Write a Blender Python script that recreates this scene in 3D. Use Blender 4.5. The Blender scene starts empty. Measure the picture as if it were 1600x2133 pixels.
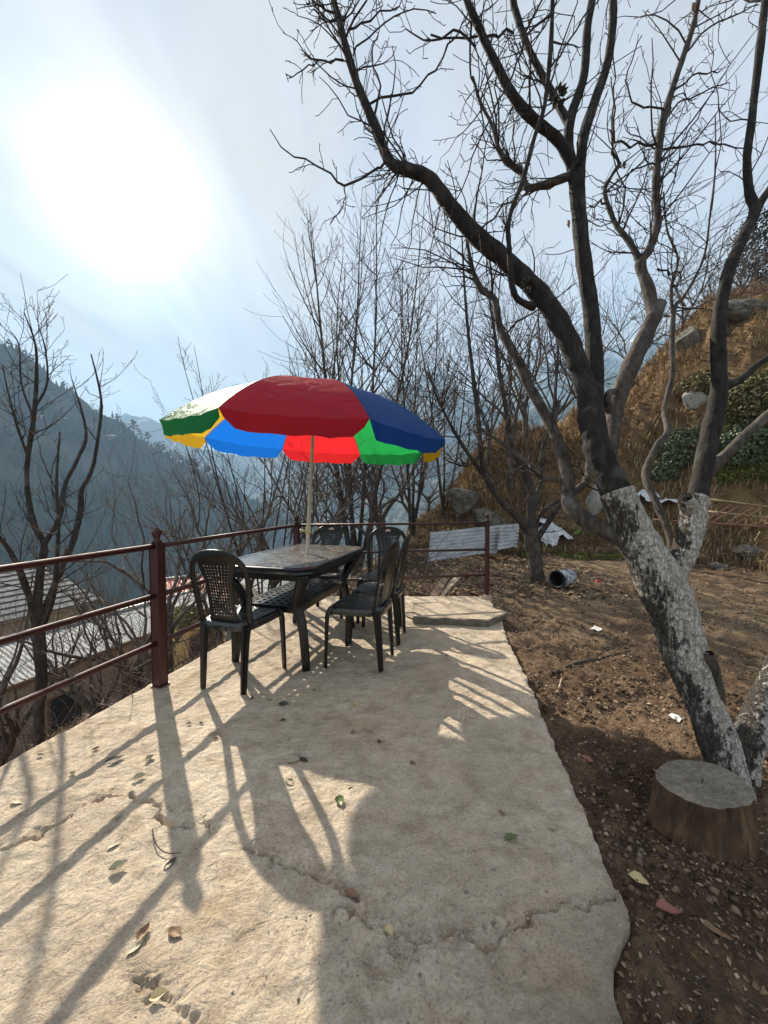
import bpy, math, random
import numpy as np
from mathutils import Vector, Matrix

# ------------------------------------------------------------------ camera, sky, sun, exposure
sc = bpy.context.scene
COL = sc.collection
F_PX, CX, CY, H = 803.0, 800.0, 1066.5, 1.22
PITCH = math.atan(32.5 / F_PX)
cam = bpy.data.cameras.new("camera")
cam.sensor_fit = 'VERTICAL'; cam.sensor_height = 36.0
cam.lens = F_PX / 2133.0 * 36.0
cam.clip_start = 0.02; cam.clip_end = 20000
camo = bpy.data.objects.new("camera", cam); COL.objects.link(camo)
camo.location = (0, 0, H)
camo.rotation_euler = (math.pi / 2 - PITCH, 0, 0)
sc.camera = camo

SUN_AZ, SUN_EL = math.radians(33.2), math.radians(32.2)      # azimuth measured left of the view axis
SUN = Vector((-math.sin(SUN_AZ) * math.cos(SUN_EL), math.cos(SUN_AZ) * math.cos(SUN_EL), math.sin(SUN_EL)))
ld = bpy.data.lights.new("sun", 'SUN'); ld.energy = 2.15; ld.angle = math.radians(0.55); ld.color = (1.0, 0.92, 0.76)
lo = bpy.data.objects.new("sun", ld); COL.objects.link(lo)
lo.rotation_euler = SUN.to_track_quat('Z', 'Y').to_euler()

world = bpy.data.worlds.new("World"); sc.world = world; world.use_nodes = True
wn, wl = world.node_tree.nodes, world.node_tree.links
wn.clear()
def wnode(t, **k):
    n = wn.new(t)
    for a, b in k.items(): setattr(n, a, b)
    return n
w_out = wnode('ShaderNodeOutputWorld'); w_bg = wnode('ShaderNodeBackground')
w_bg.inputs['Strength'].default_value = 0.15
w_sky = wnode('ShaderNodeTexSky', sky_type='NISHITA', sun_disc=False)
w_sky.sun_elevation = SUN_EL; w_sky.sun_rotation = -SUN_AZ
w_sky.altitude = 1500; w_sky.air_density = 1.0; w_sky.dust_density = 0.0; w_sky.ozone_density = 1.0
# thin cirrus: streaked noise on a flat layer overhead; the cloud is brightest where it scatters the sun forward
tc = wnode('ShaderNodeTexCoord')
sep = wnode('ShaderNodeSeparateXYZ'); wl.new(tc.outputs['Generated'], sep.inputs[0])
def wmath(op, a, b=None, clamp=False):
    n = wnode('ShaderNodeMath', operation=op); n.use_clamp = clamp
    for i, v in enumerate((a, b)):
        if v is None: continue
        if isinstance(v, (int, float)): n.inputs[i].default_value = v
        else: wl.new(v, n.inputs[i])
    return n.outputs[0]
zz = wmath('ADD', wmath('MAXIMUM', sep.outputs[2], 0.0), 0.16)
comb = wnode('ShaderNodeCombineXYZ')
wl.new(wmath('DIVIDE', sep.outputs[0], zz), comb.inputs[0]); wl.new(wmath('DIVIDE', sep.outputs[1], zz), comb.inputs[1])
mp = wnode('ShaderNodeMapping'); mp.inputs['Rotation'].default_value = (0, 0, math.radians(28)); mp.inputs['Scale'].default_value = (2.2, 0.55, 1)
wl.new(comb.outputs[0], mp.inputs[0])
nz = wnode('ShaderNodeTexNoise'); nz.inputs['Scale'].default_value = 0.9; nz.inputs['Detail'].default_value = 7; nz.inputs['Roughness'].default_value = 0.55
nz.inputs['Distortion'].default_value = 0.5
wl.new(mp.outputs[0], nz.inputs['Vector'])
rmp = wnode('ShaderNodeMapRange'); rmp.inputs[1].default_value = 0.30; rmp.inputs[2].default_value = 0.72; rmp.inputs[3].default_value = 0.86; rmp.inputs[4].default_value = 1.0
wl.new(nz.outputs[0], rmp.inputs[0])
dot = wnode('ShaderNodeVectorMath', operation='DOT_PRODUCT'); wl.new(tc.outputs['Generated'], dot.inputs[0]); dot.inputs[1].default_value = SUN
cosg = wmath('MAXIMUM', dot.outputs['Value'], 0.0)
lobe = wmath('ADD', wmath('ADD', wmath('MULTIPLY', wmath('POWER', cosg, 280.0), 4.0), wmath('MULTIPLY', wmath('POWER', cosg, 42.0), 0.46)),
             wmath('ADD', wmath('MULTIPLY', wmath('POWER', cosg, 6.0), 0.05), 0.78))
nz2 = wnode('ShaderNodeTexNoise'); nz2.inputs['Scale'].default_value = 2.1; nz2.inputs['Detail'].default_value = 6; nz2.inputs['Distortion'].default_value = 0.8
wl.new(mp.outputs[0], nz2.inputs['Vector'])
rm2 = wnode('ShaderNodeMapRange'); rm2.inputs[1].default_value = 0.32; rm2.inputs[2].default_value = 0.68; rm2.inputs[3].default_value = 0.86; rm2.inputs[4].default_value = 1.16; wl.new(nz2.outputs[0], rm2.inputs[0])
lobe = wmath('MULTIPLY', lobe, rm2.outputs[0])
ccol = wnode('ShaderNodeVectorMath', operation='SCALE'); ccol.inputs[0].default_value = (1.0, 0.95, 0.865); wl.new(lobe, ccol.inputs['Scale'])
mix = wnode('ShaderNodeMixRGB'); wl.new(rmp.outputs[0], mix.inputs[0]); wl.new(w_sky.outputs[0], mix.inputs[1]); wl.new(ccol.outputs[0], mix.inputs[2])
wl.new(mix.outputs[0], w_bg.inputs['Color']); wl.new(w_bg.outputs[0], w_out.inputs['Surface'])

vs = sc.view_settings
vs.view_transform = 'Standard'; vs.look = 'None'; vs.gamma = 1.0; vs.use_curve_mapping = False
vs.exposure = 2.5
cy = sc.cycles
cy.use_denoising = True
try: cy.denoiser = 'OPENIMAGEDENOISE'
except Exception: pass
cy.max_bounces = 6; cy.diffuse_bounces = 3; cy.glossy_bounces = 2; cy.transmission_bounces = 4; cy.volume_bounces = 0
cy.transparent_max_bounces = 8; cy.caustics_reflective = False; cy.caustics_refractive = False
cy.sample_clamp_indirect = 6.0

# ------------------------------------------------------------------ helpers
RNG = random.Random(7)
cp, sp = math.cos(PITCH), math.sin(PITCH)
def ray(px, py):
    a, b = (px - CX) / F_PX, (CY - py) / F_PX
    return Vector((a, cp + b * sp, -sp + b * cp))
def at(px, py, depth):
    d = ray(px, py); return Vector((0, 0, H)) + d * (depth / d.y)
def on(px, py, z=0.0):
    d = ray(px, py); return Vector((0, 0, H)) + d * ((z - H) / d.z)

def _hash(ix, iy, seed):
    n = (ix.astype(np.int64) * 374761393 + iy.astype(np.int64) * 668265263 + seed * 974711) & 0x7fffffff
    n = ((n ^ (n >> 13)) * 1274126177) & 0x7fffffff
    n = (n ^ (n >> 16)) & 0xffff
    return n / 65535.0
def vnoise(x, y, seed=0):
    x = np.asarray(x, float); y = np.asarray(y, float)
    ix, iy = np.floor(x), np.floor(y); fx, fy = x - ix, y - iy
    fx = fx * fx * (3 - 2 * fx); fy = fy * fy * (3 - 2 * fy)
    a = _hash(ix, iy, seed); b = _hash(ix + 1, iy, seed); c = _hash(ix, iy + 1, seed); d = _hash(ix + 1, iy + 1, seed)
    return (a * (1 - fx) + b * fx) * (1 - fy) + (c * (1 - fx) + d * fx) * fy - 0.5
def fbm(x, y, oct=4, seed=0, gain=0.5):
    s = 0; a = 1.0; f = 1.0
    for i in range(oct):
        s = s + a * vnoise(x * f + 17.3 * i, y * f - 9.1 * i, seed + i); a *= gain; f *= 2.03
    return s
def sstep(a, b, x):
    t = np.clip((x - a) / (b - a), 0, 1); return t * t * (3 - 2 * t)

def mesh_np(name, V, Fs, smooth=True):
    """Fs: one array or a list of arrays of equal-sided faces"""
    me = bpy.data.meshes.new(name)
    V = np.asarray(V, np.float32)
    if not isinstance(Fs, (list, tuple)): Fs = [Fs]
    Fs = [np.asarray(f, np.int32) for f in Fs if len(f)]
    me.vertices.add(len(V)); me.vertices.foreach_set('co', V.ravel())
    nl = sum(f.size for f in Fs); npoly = sum(len(f) for f in Fs)
    me.loops.add(nl); me.polygons.add(npoly)
    me.loops.foreach_set('vertex_index', np.concatenate([f.ravel() for f in Fs]))
    tot = np.concatenate([np.full(len(f), f.shape[1], np.int32) for f in Fs])
    st = np.concatenate([[0], np.cumsum(tot)[:-1]]).astype(np.int32)
    me.polygons.foreach_set('loop_start', st); me.polygons.foreach_set('loop_total', tot)
    me.polygons.foreach_set('use_smooth', np.full(npoly, smooth))
    me.update(calc_edges=True); me.validate()
    return me
def link(name, me, mat=None, parent=None):
    o = bpy.data.objects.new(name, me); COL.objects.link(o)
    if mat is not None and me is not None and not me.materials: me.materials.append(mat)
    if parent is not None: o.parent = parent
    return o
def tag(o, label=None, cat=None, group=None, kind=None):
    if label: o['label'] = label
    if cat: o['category'] = cat
    if group: o['group'] = group
    if kind: o['kind'] = kind
    return o
def empty(name, loc=(0, 0, 0), rz=0.0):
    o = bpy.data.objects.new(name, None); COL.objects.link(o); o.location = loc; o.rotation_euler = (0, 0, rz)
    o.empty_display_size = 0.1
    return o
def copy_tree(o, parent=None):
    c = o.copy(); COL.objects.link(c)
    if parent is not None: c.parent = parent
    for ch in o.children: copy_tree(ch, c)
    return c

class MB:
    """collects shapes for one mesh"""
    def __init__(s): s.v = []; s.f = []
    def add(s, vs_, fs):
        b = len(s.v); s.v += [tuple(p) for p in vs_]; s.f += [tuple(i + b for i in f) for f in fs]; return s
    def box(s, c, h, M=None, bev=0.0):
        if bev <= 0:
            P = [Vector((x * h[0], y * h[1], z * h[2])) for z in (-1, 1) for y in (-1, 1) for x in (-1, 1)]
            fs = [(0, 2, 3, 1), (4, 5, 7, 6), (0, 1, 5, 4), (2, 6, 7, 3), (0, 4, 6, 2), (1, 3, 7, 5)]
        else:
            P = []; b = bev
            for z, k in ((-1, b), (-1, 0), (1, 0), (1, b)):
                zz_ = z * h[2] if k == b else z * (h[2] - b)
                for sx, sy in ((-1, -1), (1, -1), (1, 1), (-1, 1)):
                    for w in (0, 1):
                        ax = h[0] - (b if (w == 0) == (sx * sy > 0) else 0) - k * 0.6; ay = h[1] - (b if (w == 1) == (sx * sy > 0) else 0) - k * 0.6
                        P.append(Vector((sx * ax, sy * ay, zz_)))
            fs = [tuple(reversed(range(8))), tuple(range(24, 32))]
            for r in range(3):
                for i in range(8): j = (i + 1) % 8; fs.append((r * 8 + i, r * 8 + j, r * 8 + 8 + j, r * 8 + 8 + i))
        c = Vector(c)
        P = [(M @ p if M is not None else p) + c for p in P]
        return s.add(P, fs)
    def sweep(s, pts, prof, up=Vector((0, 0, 1)), cap=True, scale=None):
        """pts: list of Vector; prof: function i,t -> list of (a,b) offsets in (side, up') frame"""
        pts = [Vector(p) for p in pts]; n = len(pts); rings = []
        for i in range(n):
            t = (pts[min(i + 1, n - 1)] - pts[max(i - 1, 0)]).normalized()
            side = t.cross(up)
            if side.length < 1e-4: side = t.cross(Vector((1, 0, 0)))
            side.normalize(); u2 = side.cross(t).normalized()
            pr = prof(i, i / (n - 1)) if callable(prof) else prof
            rings.append([pts[i] + side * a + u2 * b for a, b in pr])
        k = len(rings[0]); P = [p for r in rings for p in r]; fs = []
        for i in range(n - 1):
            for j in range(k): j2 = (j + 1) % k; fs.append((i * k + j, i * k + j2, (i + 1) * k + j2, (i + 1) * k + j))
        if cap: fs.append(tuple(reversed(range(k)))); fs.append(tuple((n - 1) * k + j for j in range(k)))
        return s.add(P, fs)
    def rod(s, a, b, r, k=8, r2=None):
        r2 = r if r2 is None else r2
        up = Vector((0, 0, 1)) if abs((Vector(b) - Vector(a)).normalized().z) < 0.9 else Vector((0, 1, 0))
        return s.sweep([a, b], lambda i, t: [((r + (r2 - r) * t) * math.cos(q * 2 * math.pi / k), (r + (r2 - r) * t) * math.sin(q * 2 * math.pi / k)) for q in range(k)], up)
    def lathe(s, prof, k=16, c=(0, 0, 0), M=None):
        P = []; c = Vector(c)
        for r, z in prof:
            for j in range(k):
                p = Vector((r * math.cos(2 * math.pi * j / k), r * math.sin(2 * math.pi * j / k), z)); P.append((M @ p if M is not None else p) + c)
        fs = []
        for i in range(len(prof) - 1):
            for j in range(k): j2 = (j + 1) % k; fs.append((i * k + j, i * k + j2, (i + 1) * k + j2, (i + 1) * k + j))
        return s.add(P, fs)
    def mesh(s, name, smooth=False):
        me = bpy.data.meshes.new(name); me.from_pydata(s.v, [], s.f); me.validate()
        if smooth:
            for p in me.polygons: p.use_smooth = True
        me.update(); return me
    def build(s, name, mat, parent=None, smooth=False): return link(name, s.mesh(name, smooth), mat, parent)
def rrect(w, h, r=0.3, k=2):
    """rounded rectangle profile, half sizes w,h"""
    rr = min(w, h) * r * 2 if r < 0.5 else min(w, h); P = []
    for cx, cy_, a0 in ((1, 1, 0), (-1, 1, 90), (-1, -1, 180), (1, -1, 270)):
        for q in range(k + 1):
            a = math.radians(a0 + 90 * q / k); P.append((cx * (w - rr) + rr * math.cos(a), cy_ * (h - rr) + rr * math.sin(a)))
    return P
def catmull(P, n=4):
    P = [np.array(p, float) for p in P]; out = []
    for i in range(len(P) - 1):
        p0, p1, p2, p3 = P[max(i - 1, 0)], P[i], P[i + 1], P[min(i + 2, len(P) - 1)]
        for q in range(n):
            t = q / n
            out.append(0.5 * ((2 * p1) + (-p0 + p2) * t + (2 * p0 - 5 * p1 + 4 * p2 - p3) * t * t + (-p0 + 3 * p1 - 3 * p2 + p3) * t ** 3))
    out.append(P[-1]); return out

class Tubes:
    """many round tapering tubes, built in one go"""
    def __init__(s): s.g = {}
    def add(s, pts, rad, k=4):
        s.g.setdefault((len(pts), k), []).append((pts, rad))
    def mesh(s, name, noise=0.0, bark=None):
        Vs, Fq, Ft, base = [], [], [], 0
        for (n, k), L in s.g.items():
            P = np.array([p for p, r in L], float); R = np.array([r for p, r in L], float); m = len(L)
            T = np.empty_like(P); T[:, 1:-1] = P[:, 2:] - P[:, :-2]; T[:, 0] = P[:, 1] - P[:, 0]; T[:, -1] = P[:, -1] - P[:, -2]
            T /= np.linalg.norm(T, axis=2, keepdims=True) + 1e-9
            mean = P[:, -1] - P[:, 0]; ref = np.zeros((m, 3)); ax = np.argmin(np.abs(mean), axis=1); ref[np.arange(m), ax] = 1
            A = np.cross(T, ref[:, None, :]); A /= np.linalg.norm(A, axis=2, keepdims=True) + 1e-9
            B = np.cross(T, A)
            ang = 2 * np.pi * np.arange(k) / k
            rr = R[:, :, None]
            if noise: rr = rr * (1 + noise * (np.random.RandomState(3).rand(m, n, k) - 0.5))
            if bark:
                S = np.concatenate([np.zeros((m, 1)), np.cumsum(np.linalg.norm(P[:, 1:] - P[:, :-1], axis=2), axis=1)], 1)
                cs, sn = np.cos(ang)[None, None, :], np.sin(ang)[None, None, :]; off = np.arange(m)[:, None, None] * 7.7; sc_ = R[:, :, None] / 0.06
                f1 = fbm(cs * 2.6 * sc_ + off, sn * 2.6 * sc_ + S[:, :, None] * 9, 4, 3); f2 = fbm(cs * 1.1 + off, sn * 1.1 + S[:, :, None] * 3.2, 2, 9)
                f1 = 0.5 - 2 * np.abs(f1); rr = rr * (1 + bark * (f1 * 0.55 + f2 * 1.2))
            V = P[:, :, None, :] + rr[..., None] * (np.cos(ang)[None, None, :, None] * A[:, :, None, :] + np.sin(ang)[None, None, :, None] * B[:, :, None, :])
            Vs.append(V.reshape(-1, 3))
            i, j = np.meshgrid(np.arange(n - 1), np.arange(k), indexing='ij'); j2 = (j + 1) % k
            q = np.stack([i * k + j, i * k + j2, (i + 1) * k + j2, (i + 1) * k + j], -1).reshape(-1, 4)
            off = base + np.arange(m)[:, None, None] * (n * k)
            Fq.append((q[None] + off).reshape(-1, 4))
            base += m * n * k
        return mesh_np(name, np.concatenate(Vs), Fq)
    def build(s, name, mat, parent=None, noise=0.0, bark=None):
        return link(name, s.mesh(name, noise, bark), mat, parent)

# ------------------------------------------------------------------ materials
MATS = {}
def new_mat(name):
    m = bpy.data.materials.new(name); m.use_nodes = True; MATS[name] = m
    nt = m.node_tree; b = nt.nodes['Principled BSDF']; return m, nt, b
def nd(nt, t, ins=None, **k):
    n = nt.nodes.new(t)
    for a, v in k.items(): setattr(n, a, v)
    for a, v in (ins or {}).items():
        if hasattr(v, 'is_output') or isinstance(v, bpy.types.NodeSocket): nt.links.new(v, n.inputs[a])
        else: n.inputs[a].default_value = v
    return n
def c4(c): return (c[0], c[1], c[2], 1.0)
def ramp(nt, fac, stops):
    n = nt.nodes.new('ShaderNodeValToRGB'); nt.links.new(fac, n.inputs[0]); e = n.color_ramp.elements
    while len(e) < len(stops): e.new(0.5)
    for q, (p, c) in zip(e, stops): q.position = p; q.color = c4(c) if not isinstance(c, (int, float)) else (c, c, c, 1)
    return n.outputs[0]
def coords(nt, scale=(1, 1, 1), which='Object', rot=(0, 0, 0)):
    t = nt.nodes.new('ShaderNodeTexCoord'); m = nt.nodes.new('ShaderNodeMapping')
    m.inputs['Scale'].default_value = scale; m.inputs['Rotation'].default_value = rot
    nt.links.new(t.outputs[which], m.inputs[0]); return m.outputs[0]
def noise(nt, vec, scale, detail=5, rough=0.55, dist=0.0):
    n = nd(nt, 'ShaderNodeTexNoise', {'Scale': scale, 'Detail': detail, 'Roughness': rough, 'Distortion': dist}); nt.links.new(vec, n.inputs['Vector']); return n.outputs[0]
def mixc(nt, fac, a, b, blend='MIX'):
    n = nt.nodes.new('ShaderNodeMixRGB'); n.blend_type = blend
    for i, v in ((0, fac), (1, a), (2, b)):
        if isinstance(v, bpy.types.NodeSocket): nt.links.new(v, n.inputs[i])
        elif isinstance(v, (int, float)): n.inputs[i].default_value = v
        else: n.inputs[i].default_value = c4(v)
    return n.outputs[0]
def mth(nt, op, a, b=0.0, clamp=False):
    n = nt.nodes.new('ShaderNodeMath'); n.operation = op; n.use_clamp = clamp
    for i, v in ((0, a), (1, b)):
        if isinstance(v, bpy.types.NodeSocket): nt.links.new(v, n.inputs[i])
        else: n.inputs[i].default_value = v
    return n.outputs[0]
def bump(nt, bsdf, height, strength=0.3, dist=0.01):
    n = nd(nt, 'ShaderNodeBump', {'Strength': strength, 'Distance': dist}); nt.links.new(height, n.inputs['Height']); nt.links.new(n.outputs[0], bsdf.inputs['Normal'])
def simple(name, stops, scale=8, rough=0.7, bs=0.0, bd=0.01, stretch=(1, 1, 1), detail=5, bscale=None, spec=0.4, metal=0.0, which='Object'):
    m, nt, b = new_mat(name); v = coords(nt, stretch, which); n = noise(nt, v, scale, detail)
    nt.links.new(ramp(nt, n, stops), b.inputs['Base Color'])
    b.inputs['Roughness'].default_value = rough; b.inputs['Specular IOR Level'].default_value = spec; b.inputs['Metallic'].default_value = metal
    if bs: bump(nt, b, noise(nt, v, bscale or scale * 2, detail), bs, bd)
    return m

# concrete
def concrete(name, dirt=True):
    m, nt, b = new_mat(name); v = coords(nt)
    big = noise(nt, v, 1.6, 6, 0.6); mid = noise(nt, v, 9, 6, 0.65); fine = noise(nt, v, 120, 5, 0.75)
    c = ramp(nt, big, [(0.3, (0.53, 0.43, 0.325)), (0.52, (0.67, 0.565, 0.44)), (0.75, (0.75, 0.655, 0.535))])
    c = mixc(nt, 0.7, c, ramp(nt, mid, [(0.3, (0.55, 0.49, 0.42)), (0.5, (0.95, 0.93, 0.9)), (0.75, (1.15, 1.13, 1.1))]), 'MULTIPLY')
    brown = ramp(nt, noise(nt, v, 3.3, 7, 0.7), [(0.50, 0.0), (0.70, 0.55)]); c = mixc(nt, brown, c, mixc(nt, 1.0, c, (0.80, 0.66, 0.50), 'MULTIPLY'))
    c = mixc(nt, 0.75, c, ramp(nt, fine, [(0.32, (0.5, 0.48, 0.45)), (0.5, (1.0, 1.0, 1.0)), (0.7, (1.22, 1.2, 1.18))]), 'MULTIPLY')
    vo = nd(nt, 'ShaderNodeTexVoronoi', {'Scale': 75.0, 'Randomness': 1.0}); nt.links.new(v, vo.inputs['Vector'])
    pit = ramp(nt, mth(nt, 'ADD', vo.outputs['Distance'], mth(nt, 'MULTIPLY', mth(nt, 'SUBTRACT', fine, 0.5), 0.35)), [(0.03, 0.0), (0.14, 1.0)])
    gate = ramp(nt, noise(nt, v, 5.0, 4), [(0.40, 1.0), (0.62, 0.0)])
    pitm = mth(nt, 'MAXIMUM', pit, gate)
    c = mixc(nt, pitm, mixc(nt, 0.75, c, (0.08, 0.07, 0.06)), c)
    if dirt:
        sepn = nd(nt, 'ShaderNodeSeparateXYZ'); nt.links.new(v, sepn.inputs[0])
        # soil trodden over the near right corner and a rusty tint here and there
        a = mth(nt, 'SUBTRACT', mth(nt, 'MULTIPLY', sepn.outputs[0], 0.55), mth(nt, 'MULTIPLY', sepn.outputs[1], 1.0))
        a = mth(nt, 'ADD', mth(nt, 'ADD', a, 0.83), mth(nt, 'MULTIPLY', mth(nt, 'SUBTRACT', mid, 0.5), 1.1))
        dm = ramp(nt, a, [(0.0, 0.0), (0.42, 0.85)])
        c = mixc(nt, dm, c, mixc(nt, fine, (0.13, 0.10, 0.065), (0.30, 0.25, 0.18)))
        rust = ramp(nt, noise(nt, v, 1.1, 3), [(0.58, 0.0), (0.75, 0.5)])
        c = mixc(nt, rust, c, (0.40, 0.28, 0.17))
    nt.links.new(c, b.inputs['Base Color']); b.inputs['Roughness'].default_value = 0.88; b.inputs['Specular IOR Level'].default_value = 0.25
    sv = coords(nt, (1.0, 1.5, 1.0), rot=(0, 0, math.radians(-25)))
    st = noise(nt, sv, 15, 7, 0.66, 1.0)
    hsum = mth(nt, 'ADD', mth(nt, 'ADD', mth(nt, 'MULTIPLY', st, 1.0), mth(nt, 'MULTIPLY', fine, 0.28)), mth(nt, 'MULTIPLY', pitm, 0.22))
    bump(nt, b, hsum, 1.0, 0.024)
    return m
M_CONC = concrete('concrete'); M_CONC2 = concrete('concrete_loose', False)

# soil / banks, mixed by what grows where
def ground_mat():
    m, nt, b = new_mat('soil'); v = coords(nt)
    at_ = nd(nt, 'ShaderNodeAttribute', attribute_name='cover'); s3 = nd(nt, 'ShaderNodeSeparateColor'); nt.links.new(at_.outputs['Color'], s3.inputs[0])
    n1 = noise(nt, v, 2.2, 7, 0.65); n2 = noise(nt, v, 22, 6, 0.7); n3 = noise(nt, v, 110, 3, 0.6)
    soil = mixc(nt, 0.8, ramp(nt, n1, [(0.3, (0.11, 0.068, 0.043)), (0.5, (0.20, 0.132, 0.083)), (0.72, (0.34, 0.235, 0.15))]),
                ramp(nt, n2, [(0.28, (0.45, 0.42, 0.4)), (0.5, (0.95, 0.95, 0.95)), (0.72, (1.7, 1.6, 1.45))]), 'MULTIPLY')
    tan = mixc(nt, 0.7, ramp(nt, n1, [(0.3, (0.22, 0.155, 0.098)), (0.6, (0.38, 0.28, 0.185))]), ramp(nt, n2, [(0.3, (0.6, 0.57, 0.52)), (0.65, (1.2, 1.15, 1.1))]), 'MULTIPLY')
    gold = mixc(nt, 0.75, ramp(nt, n1, [(0.3, (0.16, 0.098, 0.052)), (0.5, (0.31, 0.20, 0.10)), (0.75, (0.47, 0.33, 0.18))]), ramp(nt, n2, [(0.3, (0.4, 0.38, 0.35)), (0.7, (1.3, 1.25, 1.1))]), 'MULTIPLY')
    far = ramp(nt, n1, [(0.3, (0.04, 0.05, 0.035)), (0.7, (0.085, 0.085, 0.06))])
    c = mixc(nt, s3.outputs[0], soil, tan); c = mixc(nt, s3.outputs[1], c, gold); c = mixc(nt, s3.outputs[2], c, far)
    c = mixc(nt, ramp(nt, n3, [(0.60, 0.0), (0.72, 0.35)]), c, (0.34, 0.27, 0.19))
    nt.links.new(c, b.inputs['Base Color']); b.inputs['Roughness'].default_value = 0.95; b.inputs['Specular IOR Level'].default_value = 0.15
    bump(nt, b, mth(nt, 'ADD', n2, mth(nt, 'MULTIPLY', n3, 0.5)), 1.0, 0.06)
    return m
M_SOIL = ground_mat()

def bark_mat(name, dark, light, lichen=0.0, scale=1.0):
    m, nt, b = new_mat(name)
    v = coords(nt, (1, 1, 0.35)); v1 = coords(nt)
    n = noise(nt, v, 38 * scale, 6, 0.65, 0.4); g = noise(nt, v1, 6 * scale, 4)
    c = ramp(nt, n, [(0.32, dark), (0.68, light)])
    c = mixc(nt, 0.6, c, ramp(nt, g, [(0.3, (0.6, 0.6, 0.6)), (0.7, (1.25, 1.22, 1.2))]), 'MULTIPLY')
    if lichen: c = mixc(nt, ramp(nt, noise(nt, v1, 9 * scale, 5), [(0.55, 0.0), (0.66, lichen)]), c, (0.30, 0.29, 0.26))
    nt.links.new(c, b.inputs['Base Color']); b.inputs['Roughness'].default_value = 0.85; b.inputs['Specular IOR Level'].default_value = 0.25
    bump(nt, b, n, 0.9, 0.012); return m
M_BARK = bark_mat('bark', (0.014, 0.0115, 0.0105), (0.052, 0.044, 0.039), 0.15)
M_BARK2 = bark_mat('bark_pale', (0.035, 0.029, 0.024), (0.135, 0.112, 0.095), 0.3)
M_BARKD = bark_mat('bark_dark', (0.028, 0.023, 0.021), (0.09, 0.075, 0.066), 0.2)
M_TWIG = bark_mat('twig_bark', (0.035, 0.027, 0.024), (0.09, 0.07, 0.062), 0, 2)
M_BARKB = bark_mat('bark_grey', (0.05, 0.042, 0.037), (0.17, 0.145, 0.125), 0.3)
M_TWIGB = bark_mat('twig_grey', (0.075, 0.058, 0.05), (0.20, 0.16, 0.14), 0, 2)
M_OLIVE = None
M_TWIGR = bark_mat('twig_red', (0.075, 0.05, 0.042), (0.19, 0.135, 0.11), 0, 2)
def whitewash():
    m, nt, b = new_mat('whitewashed_bark'); v = coords(nt, (1, 1, 0.22), rot=(0, math.radians(-16), 0)); v1 = coords(nt)
    n = noise(nt, v, 62, 8, 0.72, 0.9); g = noise(nt, v1, 6, 5, 0.6); h = noise(nt, v1, 48, 6, 0.7)
    vo = nd(nt, 'ShaderNodeTexVoronoi', {'Scale': 44.0}, feature='DISTANCE_TO_EDGE'); dv = nd(nt, 'ShaderNodeVectorMath', operation='ADD'); nt.links.new(coords(nt, (1, 1, 0.13), rot=(0, math.radians(-16), 0)), dv.inputs[0])
    dn = nd(nt, 'ShaderNodeTexNoise', {'Scale': 22.0, 'Detail': 4.0}); nt.links.new(v1, dn.inputs['Vector']); ds = nd(nt, 'ShaderNodeVectorMath', operation='SCALE'); nt.links.new(dn.outputs['Color'], ds.inputs[0]); ds.inputs['Scale'].default_value = 0.09; nt.links.new(ds.outputs[0], dv.inputs[1]); nt.links.new(dv.outputs[0], vo.inputs['Vector'])
    crack = ramp(nt, vo.outputs['Distance'], [(0.015, 0.0), (0.10, 1.0)])
    bark = mixc(nt, ramp(nt, g, [(0.45, 0.0), (0.6, 0.6)]), ramp(nt, n, [(0.35, (0.045, 0.037, 0.03)), (0.7, (0.19, 0.16, 0.135))]), ramp(nt, h, [(0.35, (0.12, 0.125, 0.11)), (0.65, (0.34, 0.345, 0.31))]))
    white = ramp(nt, h, [(0.3, (0.52, 0.455, 0.38)), (0.62, (0.78, 0.72, 0.64))])
    geo = nd(nt, 'ShaderNodeSeparateXYZ'); nt.links.new(v1, geo.inputs[0])
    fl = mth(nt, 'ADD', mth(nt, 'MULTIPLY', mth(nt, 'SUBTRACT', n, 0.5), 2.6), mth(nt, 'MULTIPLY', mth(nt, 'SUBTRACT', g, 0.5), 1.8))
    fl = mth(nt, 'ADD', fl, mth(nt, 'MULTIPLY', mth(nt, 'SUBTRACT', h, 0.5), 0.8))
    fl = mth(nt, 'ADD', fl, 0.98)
    # mask follows the surface normal: less white, more bark on leftward faces
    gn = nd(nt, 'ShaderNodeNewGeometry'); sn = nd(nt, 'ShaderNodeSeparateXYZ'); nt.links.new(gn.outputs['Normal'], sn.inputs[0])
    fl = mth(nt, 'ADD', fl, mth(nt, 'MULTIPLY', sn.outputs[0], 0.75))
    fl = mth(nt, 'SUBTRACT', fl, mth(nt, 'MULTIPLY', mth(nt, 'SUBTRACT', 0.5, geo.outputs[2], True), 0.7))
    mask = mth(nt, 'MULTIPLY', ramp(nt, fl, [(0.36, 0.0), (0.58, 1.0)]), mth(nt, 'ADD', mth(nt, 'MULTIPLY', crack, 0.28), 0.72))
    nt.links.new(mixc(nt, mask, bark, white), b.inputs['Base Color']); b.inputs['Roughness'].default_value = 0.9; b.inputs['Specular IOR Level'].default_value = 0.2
    bump(nt, b, mth(nt, 'ADD', mth(nt, 'ADD', n, mth(nt, 'MULTIPLY', crack, 0.6)), mth(nt, 'MULTIPLY', mask, 0.1)), 1.0, 0.02); return m
M_WHITE = whitewash()

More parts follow.
